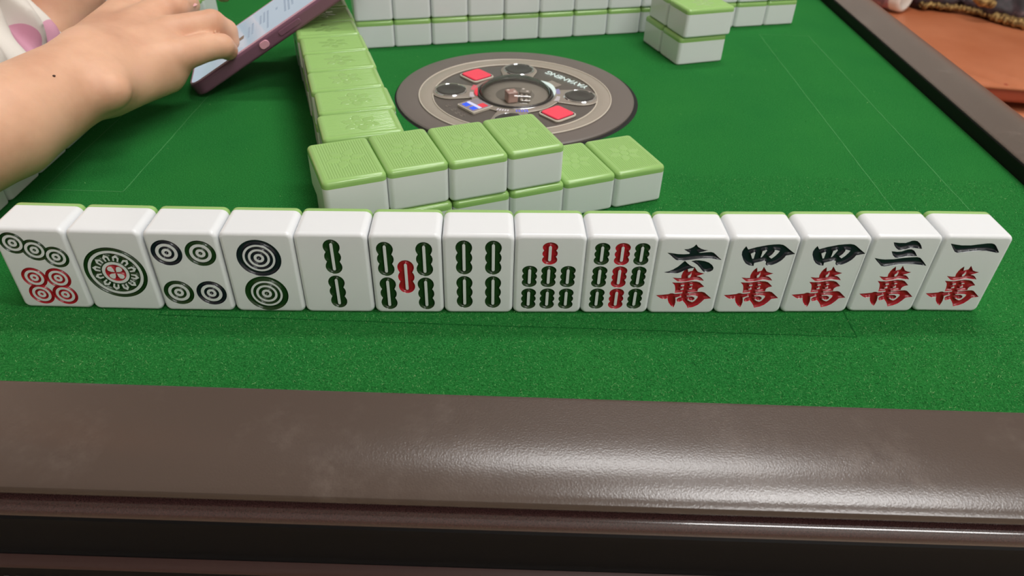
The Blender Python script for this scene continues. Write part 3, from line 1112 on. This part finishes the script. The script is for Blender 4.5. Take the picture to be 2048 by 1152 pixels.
lo, hi = plate_loop(0.0), plate_loop(0.7)
n = len(lo)
v = [(*p, 1.4) for p in lo] + [(*p, 2.5) for p in lo] + [(*p, 2.9) for p in hi]
inner = [(25.6 * math.cos(2 * math.pi * k / n), 25.6 * math.sin(2 * math.pi * k / n) + C0[1], 2.9) for k in range(n)]
v += inner
f = []
for L in range(3):
    f += [(L * n + k, L * n + (k + 1) % n, (L + 1) * n + (k + 1) % n, (L + 1) * n + k) for k in range(n)]
obj('cross_plate', MB().add(v, f).mesh('cross_plate', angle=40), M['plate'], con)
obj('plate_edge', MB().tube([(*p, 2.0) for p in lo], 0.4, 5, True).mesh('plate_edge', True), M['edge'], con)
for kx, ky in KN:
    kb = obj('knob', MB().lathe([(10.0, 2.6), (9.9, 3.3), (9.4, 3.5), (7, 3.3), (0, 3.0)], 40, (kx, ky, 0)).mesh('knob', angle=30), M['spun'], con)
    obj('knob_rim', MB().lathe([(11.5, 2.9), (11.1, 3.5), (10.5, 3.5), (10.0, 2.7)], 40, (kx, ky, 0)).mesh('knob_rim', angle=50), M['chrome'], kb)
# ticks: two rows of five bars in front of each knob
TICK = {0: ('tick_violet', 'tick'), 1: ('tick', 'tick_violet'), 2: ('tick', 'tick_red'), 3: ('tick_blue', 'tick')}
for k in range(4):
    base = math.pi / 2 * k
    for side, key in zip((1, -1), TICK[k]):
        for j in range(5):
            a = base + side * math.radians(5.5 + 3.3 * j)
            ca, sa = math.cos(a), math.sin(a)
            r0, r1, w = 29.2, 31.7 + 0.2 * j, 0.42
            q = [(r0 * ca - w * sa, r0 * sa + w * ca), (r0 * ca + w * sa, r0 * sa - w * ca), (r1 * ca + w * sa, r1 * sa - w * ca), (r1 * ca - w * sa, r1 * sa + w * ca)]
            q = [(x, y + C0[1]) for x, y in q][::-1]
            obj('tick_mark', MB().prism(q, 2.85, 3.1).mesh('tick_mark'), M[key], con)


def square_on(name, cx, cy, size, z, t, rc, rb, m, ang=45, parent=None):
    V, N, F = rounded_slab(size, size, t, rc, rb, 4, z)
    c, s = math.cos(math.radians(ang)), math.sin(math.radians(ang))
    V = [(x * c - y * s + cx, x * s + y * c + cy, zz) for x, y, zz in V]
    N = [(x * c - y * s, x * s + y * c, zz) for x, y, zz in N]
    return obj(name, mesh_of(name, V, F, True, N), m, parent or con)


for ang in (135, -45):
    cx, cy = 42.8 * math.cos(math.radians(ang)), 42.8 * math.sin(math.radians(ang)) + C0[1]
    fr = square_on('button_frame', cx, cy, 19.6, 1.4, 1.5, 3.4, 0.6, M['edge'])
    square_on('frame_inset', cx, cy, 17.8, 1.5, 1.45, 2.6, 0.3, M['black'], parent=fr)
    tag(square_on('red_button', cx, cy, 16.4, 1.5, 2.4, 2.4, 0.7, M['button'], parent=fr), 'red square push button')
dx, dy = 35.5 * math.cos(math.radians(-136)), 35.5 * math.sin(math.radians(-136)) + C0[1]
dsp = square_on('display', dx, dy, 17.6, 1.4, 1.9, 1.2, 0.4, M['edge'])
square_on('display_glass', dx, dy, 16.2, 1.5, 1.95, 0.8, 0.2, M['display'], parent=dsp)
c45, s45 = math.cos(math.radians(-45)), math.sin(math.radians(-45))


def led(name, a0, a1, b0, b1, m):
    """a along the lamp row, b towards the dome"""
    q = [(a0, b0), (a1, b0), (a1, b1), (a0, b1)]
    q = [(dx + a * c45 - b * s45, dy + a * s45 + b * c45) for a, b in q]
    obj(name, MB().prism(q, 3.4, 3.75).mesh(name), m, dsp)


led('blue_light', -6.0, -1.6, -6.6, -2.6, M['led_blue'])
led('blue_light', 1.8, 6.0, -6.6, -2.6, M['led_blue'])
led('white_light', -6.6, 6.8, -2.0, 0.2, M['led_white'])
led('red_light', 1.4, 6.8, 0.8, 5.6, M['led_red'])
tag(square_on('emblem_plate', 25.2, 19.2, 10.5, 1.2, 0.7, 0.8, 0.2, M['plate']), 'square embossed emblem')


def text_mesh(body, size, extrude):
    cu = bpy.data.curves.new('lettering', 'FONT')
    cu.body = body
    cu.size = size * MM
    cu.extrude = extrude * MM
    cu.align_x = 'CENTER'
    cu.align_y = 'CENTER'
    o = bpy.data.objects.new('lettering', cu)
    COL.objects.link(o)
    bpy.context.view_layer.update()
    me = bpy.data.meshes.new_from_object(o.evaluated_get(bpy.context.evaluated_depsgraph_get()))
    bpy.data.objects.remove(o)
    return me


lg = obj('lettering', text_mesh('YAYANENG', 7.6, 0.15), M['logo'], con, (36.0, 29.6, 2.0), math.radians(138))
tag(lg, 'lit white lettering')
gl = MB()
for gi, (gx_, gy_) in enumerate(((-44, -27.5), (-39.6, -33.5), (-36.2, -38.2), (-32.5, -41.5))):
    for (x0, x1, y0, y1) in ((-1.9, 1.9, 0.6, 1.1), (-0.3, 0.3, -2.0, 2.0), (-1.6, -0.4, -1.4, -0.8), (0.5, 1.7, -1.6, -1.0)):
        a = math.radians(-50)
        q = [(gx_ + x * math.cos(a) - y * math.sin(a), gy_ + x * math.sin(a) + y * math.cos(a)) for x, y in ((x0, y0), (x1, y0), (x1, y1), (x0, y1))]
        gl.prism(q, 1.45, 1.6)
tag(obj('lettering', gl.mesh('lettering'), M['faint'], con), 'faint grey lettering')
obj('bowl', MB().lathe([(25.8, 2.9), (24.6, 2.3), (21, 1.8), (14, 1.6), (0, 1.5)], 64, C0).mesh('bowl', True), M['bowl'], con)
obj('bowl_mat', MB().lathe([(13.6, 1.62), (13.4, 1.7), (0, 1.7)], 48, C0).mesh('bowl_mat', True), M['bowl_mat'], con)
ring = [(C0[0] + 26.0 * math.cos(2 * math.pi * k / 96), C0[1] + 26.0 * math.sin(2 * math.pi * k / 96), 3.2) for k in range(96)]
obj('dome_collar', MB().tube(ring, 1.1, 10, True).mesh('dome_collar', True), M['spun'], con)
ring = [(C0[0] + 27.6 * math.cos(2 * math.pi * k / 96), C0[1] + 27.6 * math.sin(2 * math.pi * k / 96), 3.0) for k in range(96)]
obj('dome_trim', MB().tube(ring, 0.5, 6, True).mesh('dome_trim', True), M['chrome'], con)
arc = [(C0[0] + 27.6 * math.cos(math.radians(a)), C0[1] + 27.6 * math.sin(math.radians(a)), 4.0) for a in range(-4, 56, 3)]
tag(obj('light_bar', MB().tube(arc, [0.4 + 1.3 * math.sin(math.pi * k / (len(arc) - 1)) for k in range(len(arc))], 8).mesh('light_bar', True), M['logo'], con), 'white light arc at the dome')
arc = [(C0[0] + 27.4 * math.cos(math.radians(a)), C0[1] + 27.4 * math.sin(math.radians(a)), 3.8) for a in range(172, 202, 3)]
tag(obj('light_bar', MB().tube(arc, [0.4 + 0.9 * math.sin(math.pi * k / (len(arc) - 1)) for k in range(len(arc))], 8).mesh('light_bar', True), M['led_red'], con), 'red light arc at the dome')
prof = [(25.0 * math.cos(math.radians(a)), 3.0 + 9.5 * math.sin(math.radians(a))) for a in range(0, 91, 6)]
obj('dome', MB().lathe(prof, 64, C0).mesh('dome', True), M['dome'], con)


def die(label, x, y, rot, m, pips):
    t = thing('die', label, 'die', (x, y, 1.75), math.radians(rot))
    V, N, F = rounded_slab(7.6, 7.6, 7.6, 1.2, 0.9, 3)
    obj('die_body', mesh_of('die_body', V, F, True, N), m, t)
    for px_, py_, pz_, ax in pips:
        d = MB()
        n_ = 12
        ring = [(math.cos(2 * math.pi * k / n_) * 0.95, math.sin(2 * math.pi * k / n_) * 0.95) for k in range(n_)]
        if ax == 'z':
            d.add([(px_ + a, py_ + b, 7.63) for a, b in ring], [tuple(range(n_))])
        else:
            d.add([(px_ + a, -3.83, pz_ + b) for a, b in ring], [tuple(range(n_))])
        obj('pip', d.mesh('pip'), M['pip'], t)


die('small pinkish die under the dome, pips on its top', TC[0] - 3.0, TC[1] - 14.5, 20, M['die'], [(-1.7, 1.7, 0, 'z'), (1.7, -1.7, 0, 'z')])
die('small grey die under the dome, white pips on its side', TC[0] + 6.6, TC[1] - 13.0, -12, M['bowl'], [(-1.7, 1.7, 0, 'z'), (1.7, -1.7, 0, 'z'), (-1.7, 0, 2.2, 'y'), (1.7, 0, 2.2, 'y'), (-1.7, 0, 5.4, 'y'), (1.7, 0, 5.4, 'y')])

# ------------------------------------------------------------------ phone leaning on the side wall
P1 = np.array([-210.137, 221.633, 1.3])
PD, PE, PN = np.array([0.8322, 0.2291, 0.5048]), np.array([-0.2557, 0.9666, -0.0151]), None
PD /= np.linalg.norm(PD)
PE -= PD * (PE @ PD)
PE /= np.linalg.norm(PE)
PN = np.cross(PD, PE)
phone = thing('smartphone', 'smartphone in a plum purple case with lit chat screen, leaning on tiles', 'phone')
phone.matrix_world = Matrix(((PD[0], PE[0], PN[0], P1[0] * MM), (PD[1], PE[1], PN[1], P1[1] * MM), (PD[2], PE[2], PN[2], P1[2] * MM), (0, 0, 0, 1)))
LP, WP, TP = 152.0, 72.0, 9.4
CX, CYP = LP / 2 - 2.0, WP / 2


def shift(V, dx_, dy_, dz_=0):
    return [(a + dx_, b + dy_, c_ + dz_) for a, b, c_ in V]


V, N, F = rounded_slab(LP, WP, TP, 11.0, 2.2, 8)
case = obj('case', mesh_of('case', shift(V, CX, CYP), F, True, N), M['case'], phone)
lv = [(TP - 0.5, 1.0, 0.0), (TP + 0.35, 1.2, 0.5), (TP + 0.45, 1.9, 1.0), (TP + 0.1, 2.6, 0.6)]
V, N, F, n = loft_box(LP, WP, 11.0, lv, 8)
tag(obj('case_rim', mesh_of('case_rim', shift(V, CX, CYP), F, True), M['rim'], phone), 'pink rim of the case')
V, N, F = rounded_slab(LP - 4.6, WP - 4.6, 0.6, 9.0, 0.15, 8, TP - 0.4)
scr = obj('screen', mesh_of('screen', shift(V, CX, CYP), F, True, N), M['screen'], phone)


def flat(name, s0, s1, w0, w1, m, parent):
    z = TP + 0.26
    obj(name, MB().add([(s0, w0, z), (s1, w0, z), (s1, w1, z), (s0, w1, z)], [(0, 1, 2, 3)]).mesh(name), m, parent)


flat('chat_picture', 37.5, 44.0, 26.0, 33.5, M['thumb'], scr)
tx = MB()
for s0, w0, w1 in ((47.5, 20, 43), (50.6, 22, 44), (57.5, 32, 52), (60.6, 30, 54), (63.7, 12, 52), (71.5, 40, 46), (78.5, 22, 50), (81.6, 20, 52), (84.7, 26, 62), (92, 40, 58), (95.1, 44, 60), (104, 34, 40), (112, 20, 60), (116, 26, 62), (120, 24, 50)):
    w = w0
    while w < w1:
        l = random.uniform(1.6, 3.4)
        z = TP + 0.26
        tx.add([(s0, w, z), (s0 + 1.7, w, z), (s0 + 1.7, w + l, z), (s0, w + l, z)], [(0, 1, 2, 3)])
        w += l + 0.5
tag(obj('chat_text', tx.mesh('chat_text'), M['ink'], scr), kind='stuff')


def side_button(name, s0, s1, z0, z1, out, m):
    V, N, F = rounded_slab(s1 - s0, z1 - z0, out + 1.0, (z1 - z0) * 0.45, 0.5, 5)
    V = [((s0 + s1) / 2 + a, -c_ + 1.0, (z0 + z1) / 2 + b) for a, b, c_ in V]
    N = [(a, -c_, b) for a, b, c_ in N]
    return obj(name, mesh_of(name, V, F, True, N), m, case)


tag(side_button('power_button', 54.5, 61.5, 2.6, 7.6, 0.9, M['pink']), 'glossy pink button')
side_button('volume_button', 70.0, 87.5, 3.2, 6.8, 0.7, M['case'])

# ------------------------------------------------------------------ person leaning on the table edge
person = thing('person', 'person in a white shirt with pink dots, tapping on the phone', 'person', (0, 0, 0))
U = unproject
SH, EL = np.array([-455., 40, 262]), np.array([-316., -94, 46])
A0, WR = U(0, 254, 42), U(184, 143, 42)
skin = [(SH, EL, 46, 34, 14), (EL, A0, 31, 25.6, 3), (A0, WR, 25.6, 22.0, 3)]
mcp = [U(286, -12, 51), U(318, 28, 51), U(342, 68, 47), U(354, 108, 41)]
wrj = [WR + (WR - A0) / np.linalg.norm(WR - A0) * 6 + np.array(o) for o in ((-9, 9, 4), (-3, 4, 5), (3, -1, 3), (8, -7, 0))]
for w_, m_, r0, r1 in zip(wrj, mcp, (13.5, 13.5, 13, 12.5), (11.5, 11.5, 11, 10.5)):
    skin.append((w_, m_, r0, r1, 9))
skin.append((U(222, 178, 34), U(330, 148, 31), 14.5, 12.0, 10))          # heel of the hand
skin.append((U(216, 174, 42), U(226, 180, 42), 11.0, 9.0, 14))             # wrist bone
skin.append((WR, U(240, 60, 34), 20, 13, 10))
FING = [
    [(286, -12, 51, 11), (352, -48, 56, 9.2), (420, -40, 46, 8.2), (446, -14, 33, 7.2)],
    [(318, 28, 51, 11), (350, 14, 54, 9.6), (366, 10, 51, 9.2), (374, 10, 47, 8.6)],
    [(342, 66, 48, 10.5), (424, 46, 49, 8.4), (451, 62, 41, 7.6), (458, 82, 34.5, 6.8)],
    [(354, 112, 41, 10), (414, 94, 39.5, 8.6), (444, 92, 38.2, 7.6), (455, 100, 33.6, 6.6)],
]
for ch in FING:
    for (a, b) in zip(ch[:-1], ch[1:]):
        skin.append((U(*a[:3]), U(*b[:3]), a[3], b[3], 1.4))
skin += [(U(230, 70, 34), U(300, -20, 33), 13, 11, 6), (U(300, -20, 33), U(372, -40, 35), 10.5, 8.5, 3)]   # thumb
# torso, neck, head, other arm
skin += [((-498, 120, 200), (-498, 320, 200), 88, 88, 40), ((-484, 130, 20), (-484, 290, 20), 88, 88, 50), ((-480, 140, -180), (-480, 290, -180), 104, 104, 50),
         (SH, (-490, 120, 220), 52, 70, 40), ((-458, 400, 262), (-490, 320, 220), 52, 70, 40),
         ((-490, 215, 300), (-460, 215, 390), 54, 50, 20), ((-440, 215, 430), (-428, 215, 445), 66, 60, 20), ((-448, 215, 480), (-446, 215, 490), 86, 84, 30),
         ((-366, 215, 452), (-356, 215, 444), 9, 11, 6), ((-380, 215, 418), (-376, 215, 414), 18, 16, 10), ((-452, 130, 455), (-456, 130, 475), 8, 10, 4), ((-452, 300, 455), (-456, 300, 475), 8, 10, 4),
         ((-458, 400, 262), (-412, 436, 4), 46, 37, 18), ((-412, 436, 4), (-430, 300, -110), 37, 26, 14), ((-430, 300, -110), (-420, 240, -120), 24, 18, 10)]
gx = grid(-620, 6, -320, 1.6, -150)
gy = grid(-150, 5, 30, 1.6, 330, 5, 520)
gz = grid(-320, 7, 0, 1.6, 82, 6, 600)
pos, quads = sdf_surface(skin, gx, gy, gz)
body = mesh_of('body', pos, quads, True)
obj('body', body, M['skin'], person)
# nail and mole
nv = U(377, 12, 51)
mb = MB()
for i in range(6):
    for k in range(12):
        a, r = 2 * math.pi * k / 12, i / 5
        mb.v.append((nv[0] + 3.6 * r * math.cos(a) + 3.2, nv[1] + 4.2 * r * math.sin(a) - 2.0, nv[2] + 2.6 - 1.2 * r * r))
for i in range(5):
    for k in range(12):
        mb.f.append((i * 12 + k, i * 12 + (k + 1) % 12, (i + 1) * 12 + (k + 1) % 12, (i + 1) * 12 + k))
obj('fingernail', mb.mesh('fingernail', True), M['nail'], person)


def surface_hit(px, py, pos=pos):
    """first body vertex near the ray through a pixel, used to seat small marks on the skin"""
    d = CAM_W + CAM_R * (px - 1024) / CAM_F + CAM_U * (576 - py) / CAM_F
    d /= np.linalg.norm(d)
    q = pos - CAM_POS
    t = q @ d
    off_ = np.linalg.norm(q - t[:, None] * d, axis=1)
    near = np.where(off_ < 3.5)[0]
    return pos[near[t[near].argmin()]] if len(near) else U(px, py, 60)


mp = surface_hit(115, 141)
mb = MB().lathe([(0, 0.5), (0.6, 0.4), (0.9, 0), (0.6, -0.4), (0, -0.5)], 10, mp)
tag(obj('mole', mb.mesh('mole', True), M['mole'], person), 'small dark mole on the forearm')


def folds(X, Y, Z):
    w = 3.2 * np.sin(0.085 * Y + 0.05 * Z + 1.4 * np.sin(0.03 * Z)) + 2.4 * np.sin(0.21 * Y - 0.06 * Z + 2.0)
    w = w + 5.0 * np.exp(-((Y - 306 + 0.25 * (Z - 20)) / 5.5) ** 2) - 3.5 * np.exp(-((Y - 317 + 0.35 * (Z - 20)) / 5) ** 2)
    return w + 0 * X


shirt = [((-500, 118, 205), (-500, 322, 205), 98, 98, 40), ((-488, 128, 60), (-488, 292, 60), 104, 104, 60), ((-466, 130, -52), (-466, 300, -52), 114, 114, 60), ((-478, 140, -160), (-478, 288, -160), 118, 118, 60),
         (SH, (-490, 120, 222), 62, 78, 40), ((-458, 400, 262), (-490, 320, 222), 62, 78, 40),
         (SH, SH + (EL - SH) * 0.5, 60, 56, 20), ((-458, 400, 262), (-438, 417, 150), 58, 54, 20)]
pos2, q2 = sdf_surface(shirt, grid(-650, 8, -400, 3.5, -320), grid(-80, 7, 180, 3, 360, 7, 500), grid(-300, 8, -60, 3, 110, 8, 360), folds)
dot_at = [surface_hit(px_, py_, pos2) for px_, py_ in ((56, 88), (122, 84))]
for _ in range(40):                                   # more dots over the rest of the shirt, kept apart
    c_ = pos2[rng.integers(len(pos2))]
    if min(np.linalg.norm(c_ - d_) for d_ in dot_at) > 62 and abs(c_[2] - 20) > 45:
        dot_at.append(c_)
c = NT('white_dotted_cotton', srgb(238, 232, 224), 0.85, spec=0.15)
low = None
for d_ in dot_at[:18]:
    nd = c.n('ShaderNodeVectorMath', operation='DISTANCE')
    c.link(c.coord(), nd.inputs[0])
    nd.inputs[1].default_value = [float(q) * MM for q in d_]
    if low is None:
        low = nd.outputs['Value']
    else:
        mn = c.n('ShaderNodeMath', operation='MINIMUM')
        c.link(low, mn.inputs[0])
        c.link(nd.outputs['Value'], mn.inputs[1])
        low = mn.outputs[0]
ls = c.n('ShaderNodeMath', operation='LESS_THAN')
c.link(low, ls.inputs[0])
ls.inputs[1].default_value = 0.0165
c.base(c.mix(ls.outputs[0], srgb(238, 232, 224), srgb(226, 168, 190)))
M['shirt'] = c.m
tag(obj('shirt', mesh_of('shirt', pos2, q2, True), M['shirt'], person), 'white shirt with pink dots')
tro = [((-478, 145, -200), (-478, 285, -200), 116, 116, 40), ((-470, 140, -222), (-80, 66, -250), 82, 62, 20), ((-470, 290, -222), (-80, 420, -250), 82, 62, 20),
       ((-80, 66, -250), (-70, 66, -690), 62, 46, 20), ((-80, 420, -250), (-70, 420, -690), 62, 46, 20), ((-75, 66, -715), (60, 60, -725), 42, 34, 10), ((-75, 420, -715), (60, 426, -725), 42, 34, 10)]
pos3, q3 = sdf_surface(tro, grid(-640, 9, 120), grid(-40, 9, 530), grid(-775, 9, -60))
obj('trousers', mesh_of('trousers', pos3, q3, True), M['trousers'], person)
hair = [((-462, 215, 492), (-460, 215, 500), 92, 88, 20), ((-500, 215, 470), (-500, 215, 400), 62, 52, 30)]
pos4, q4 = sdf_surface(hair, grid(-620, 6, -300), grid(80, 6, 350), grid(320, 6, 640))
pos4[:, 0] = np.where(pos4[:, 2] < 505, np.minimum(pos4[:, 0], -418), pos4[:, 0])
obj('hair', mesh_of('hair', pos4, q4, True), M['hair'], person)
for s in (-1, 1):
    obj('eye', MB().lathe([(0, 9), (6, 6), (9, 0), (6, -6), (0, -9)], 16, (-376, 215 + 30 * s, 474)).mesh('eye', True), M['pip'], person)
    obj('pupil', MB().lathe([(0, 4), (3, 2.5), (4, 0), (3, -2.5), (0, -4)], 12, (-370, 215 + 30 * s, 474)).mesh('pupil', True), M['hair'], person)

chair = thing('chair', 'brown leather chair that the person in the dotted shirt sits on', 'chair', (-480, 215, RZ0))
V, N, F = rounded_slab(420, 440, 60, 40, 16, 6, 380)
obj('seat', mesh_of('seat', V, F, True, N), M['leather_dark'], chair)
V, N, F = rounded_slab(420, 420, 50, 40, 16, 6)
obj('backrest', mesh_of('backrest', [(c_ - 215 - 0.12 * (b + 210), a, b + 700) for a, b, c_ in V], F, True), M['leather_dark'], chair)
for sx in (-1, 1):
    for sy in (-1, 1):
        obj('leg', MB().tube([(sx * 180, sy * 190, 405), (sx * 200, sy * 205, 0)], [16, 12], 10).mesh('leg', angle=40), M['wood'], chair)

# ------------------------------------------------------------------ orange sofa with cloth and bottle
F0 = U(1960, 158, -300)
SR = math.radians(-9.0)
sofa = thing('sofa', 'orange leather sofa seat beyond the table, cloth and bottle lying on it', 'sofa', (F0[0], F0[1], RZ0), SR)
SZ = -300 - RZ0                    # height of the seat top above the floor


def pillow(x0, x1, y0, y1, z0, h, ex=10, ey=8):
    nx_, ny_ = 90, 60
    U_, V_ = np.meshgrid(np.linspace(-1, 1, nx_), np.linspace(-1, 1, ny_), indexing='ij')
    # crowd samples towards the rim
    U_, V_ = np.sign(U_) * (1 - (1 - np.abs(U_)) ** 1.6), np.sign(V_) * (1 - (1 - np.abs(V_)) ** 1.6)
    X = (x0 + x1) / 2 + (x1 - x0) / 2 * U_
    Y = (y0 + y1) / 2 + (y1 - y0) / 2 * V_
    e = np.clip(1 - np.abs(U_) ** ex, 0, 1) ** 0.35 * np.clip(1 - np.abs(V_) ** ey, 0, 1) ** 0.35
    bulge = 1 + 0.30 * (1 - U_ ** 2) * (1 - V_ ** 2)
    Z = z0 + h * e * bulge
    wr = np.exp(-((Y - y0 - 26) / 30) ** 2)
    Z = Z + wr * 5.0 * np.sin((X + 0.9 * (Y - y0)) * 0.075) * np.exp(-((X - 30) / 70) ** 2)
    mb_ = MB()
    mb_.v = [(a, b, c_) for a, b, c_ in zip(X.ravel(), Y.ravel(), Z.ravel())]
    mb_.f = [(i * ny_ + j, (i + 1) * ny_ + j, (i + 1) * ny_ + j + 1, i * ny_ + j + 1) for i in range(nx_ - 1) for j in range(ny_ - 1)]
    return mb_


V, N, F = rounded_slab(1200, 730, 34, 30, 10, 6)
obj('cushion_side', mesh_of('cushion_side', shift(V, 190, 367, SZ - 44), F, True, N), M['leather_dark'], sofa)
obj('seat_cushion', pillow(-412, 792, 0, 734, SZ - 14, 11).mesh('seat_cushion', True), M['leather'], sofa)
obj('piping', MB().tube([(-400, 0, SZ - 13), (780, 0, SZ - 13)], 4.0, 8).mesh('piping', True), M['leather'], sofa)
V, N, F = rounded_slab(1240, 780, SZ - 62 - 90, 30, 14, 6)
obj('base', mesh_of('base', shift(V, 190, 386, 90), F, True, N), M['leather'], sofa)
V, N, F = rounded_slab(1240, 420, 120, 60, 40, 6)
obj('backrest', mesh_of('backrest', [(a + 190, c_ + 745, b + SZ + 180) for a, b, c_ in V], F, True), M['leather'], sofa)
for sx in (-380, 760):
    for sy in (30, 730):
        obj('foot', MB().lathe([(20, 0), (28, 92)], 16, (sx, sy, 0), True).mesh('foot', angle=40), M['wood'], sofa)

zs = -297
edge_pts = [U(1838, 20, zs), U(1862, 19, zs), U(1888, 23, zs), U(1915, 25, zs), U(1942, 30, zs), U(1968, 37, zs), U(1992, 44, zs), U(2016, 51, zs), U(2044, 57, zs), U(2080, 62, zs), U(2140, 68, zs)]
cloth = thing('cloth', 'dark purple patterned cloth with gold braided trim heaped on the orange sofa', 'cloth', (0, 0, 0))
back = np.array([20.0, 66.0, 0])
heap = []
for i, p in enumerate(edge_pts):
    a, b = p + np.array([0, 26, 22]), p + back + np.array([0, 20, 40 + 16 * math.sin(i * 1.7)])
    heap.append((a, b, 22 + 3 * math.sin(i * 2.3), 34 + 6 * math.sin(i), 14))
lo_, hi_ = np.min(edge_pts, 0), np.max(edge_pts, 0)


def cloth_fold(X, Y, Z):
    return 5.0 * np.sin(0.06 * X + 0.045 * Y) + 3.5 * np.sin(0.11 * X - 0.05 * Z) + 2.0 * np.sin(0.13 * Y + 0.09 * X)


pos5, q5 = sdf_surface(heap, grid(lo_[0] - 70, 5, hi_[0] + 120), grid(lo_[1] - 40, 5, hi_[1] + 230), grid(-302, 4, -170), cloth_fold)
pos5[:, 2] = np.maximum(pos5[:, 2], -299)
obj('cloth_body', mesh_of('cloth_body', pos5, q5, True), M['cloth'], cloth)
tp, tr_w = [], []
for i in range(len(edge_pts) - 1):
    for q in range(10):
        p = edge_pts[i] + (edge_pts[i + 1] - edge_pts[i]) * q / 10
        tp.append(p + np.array([0, 0, 10.6 + 1.5 * math.sin(i * 3 + q)]))
        tr_w.append(6.5 + 2.6 * math.sin((i * 10 + q) * 1.9) + (3.5 if 55 < i * 10 + q < 82 else 0))
obj('gold_trim', MB().tube(tp, tr_w, 10).mesh('gold_trim', True), M['gold'], cloth)
gp = U(1968, 4, -252)
obj('gold_tassel', MB().tube([gp + np.array([-22, 4, 8]), gp + np.array([-6, 0, 2]), gp + np.array([10, 0, 0]), gp + np.array([24, 2, -6])], [8, 12, 12, 9], 10).mesh('gold_tassel', True), M['gold'], cloth)

bt = U(1816, -6, -262)
bottle = thing('bottle', 'white plastic bottle lying on the orange sofa, its round bottom showing', 'bottle', (bt[0], bt[1], bt[2]))
ax_ = Vector((-0.60, 0.80, 0.0)).normalized()
bottle.rotation_euler = ax_.to_track_quat('Z', 'Y').to_euler()
obj('bottle_bottom', MB().lathe([(0, 6), (12, 4), (22, 3.5), (26, 0.5), (30, 0), (34, 2), (36, 8), (36, 26)], 40).mesh('bottle_bottom', True), M['bottle'], bottle)
obj('bottle_label', MB().lathe([(36, 25.6), (36.4, 26), (36.4, 116), (36, 116.5)], 40).mesh('bottle_label', angle=40), M['label'], bottle)
obj('bottle_neck', MB().lathe([(36, 116), (34, 132), (22, 146), (14, 152), (14, 158)], 40).mesh('bottle_neck', True), M['bottle'], bottle)
obj('bottle_cap', MB().lathe([(16, 156), (16, 176), (14.5, 178), (0, 178)], 30).mesh('bottle_cap', angle=40), M['mark_red'], bottle)
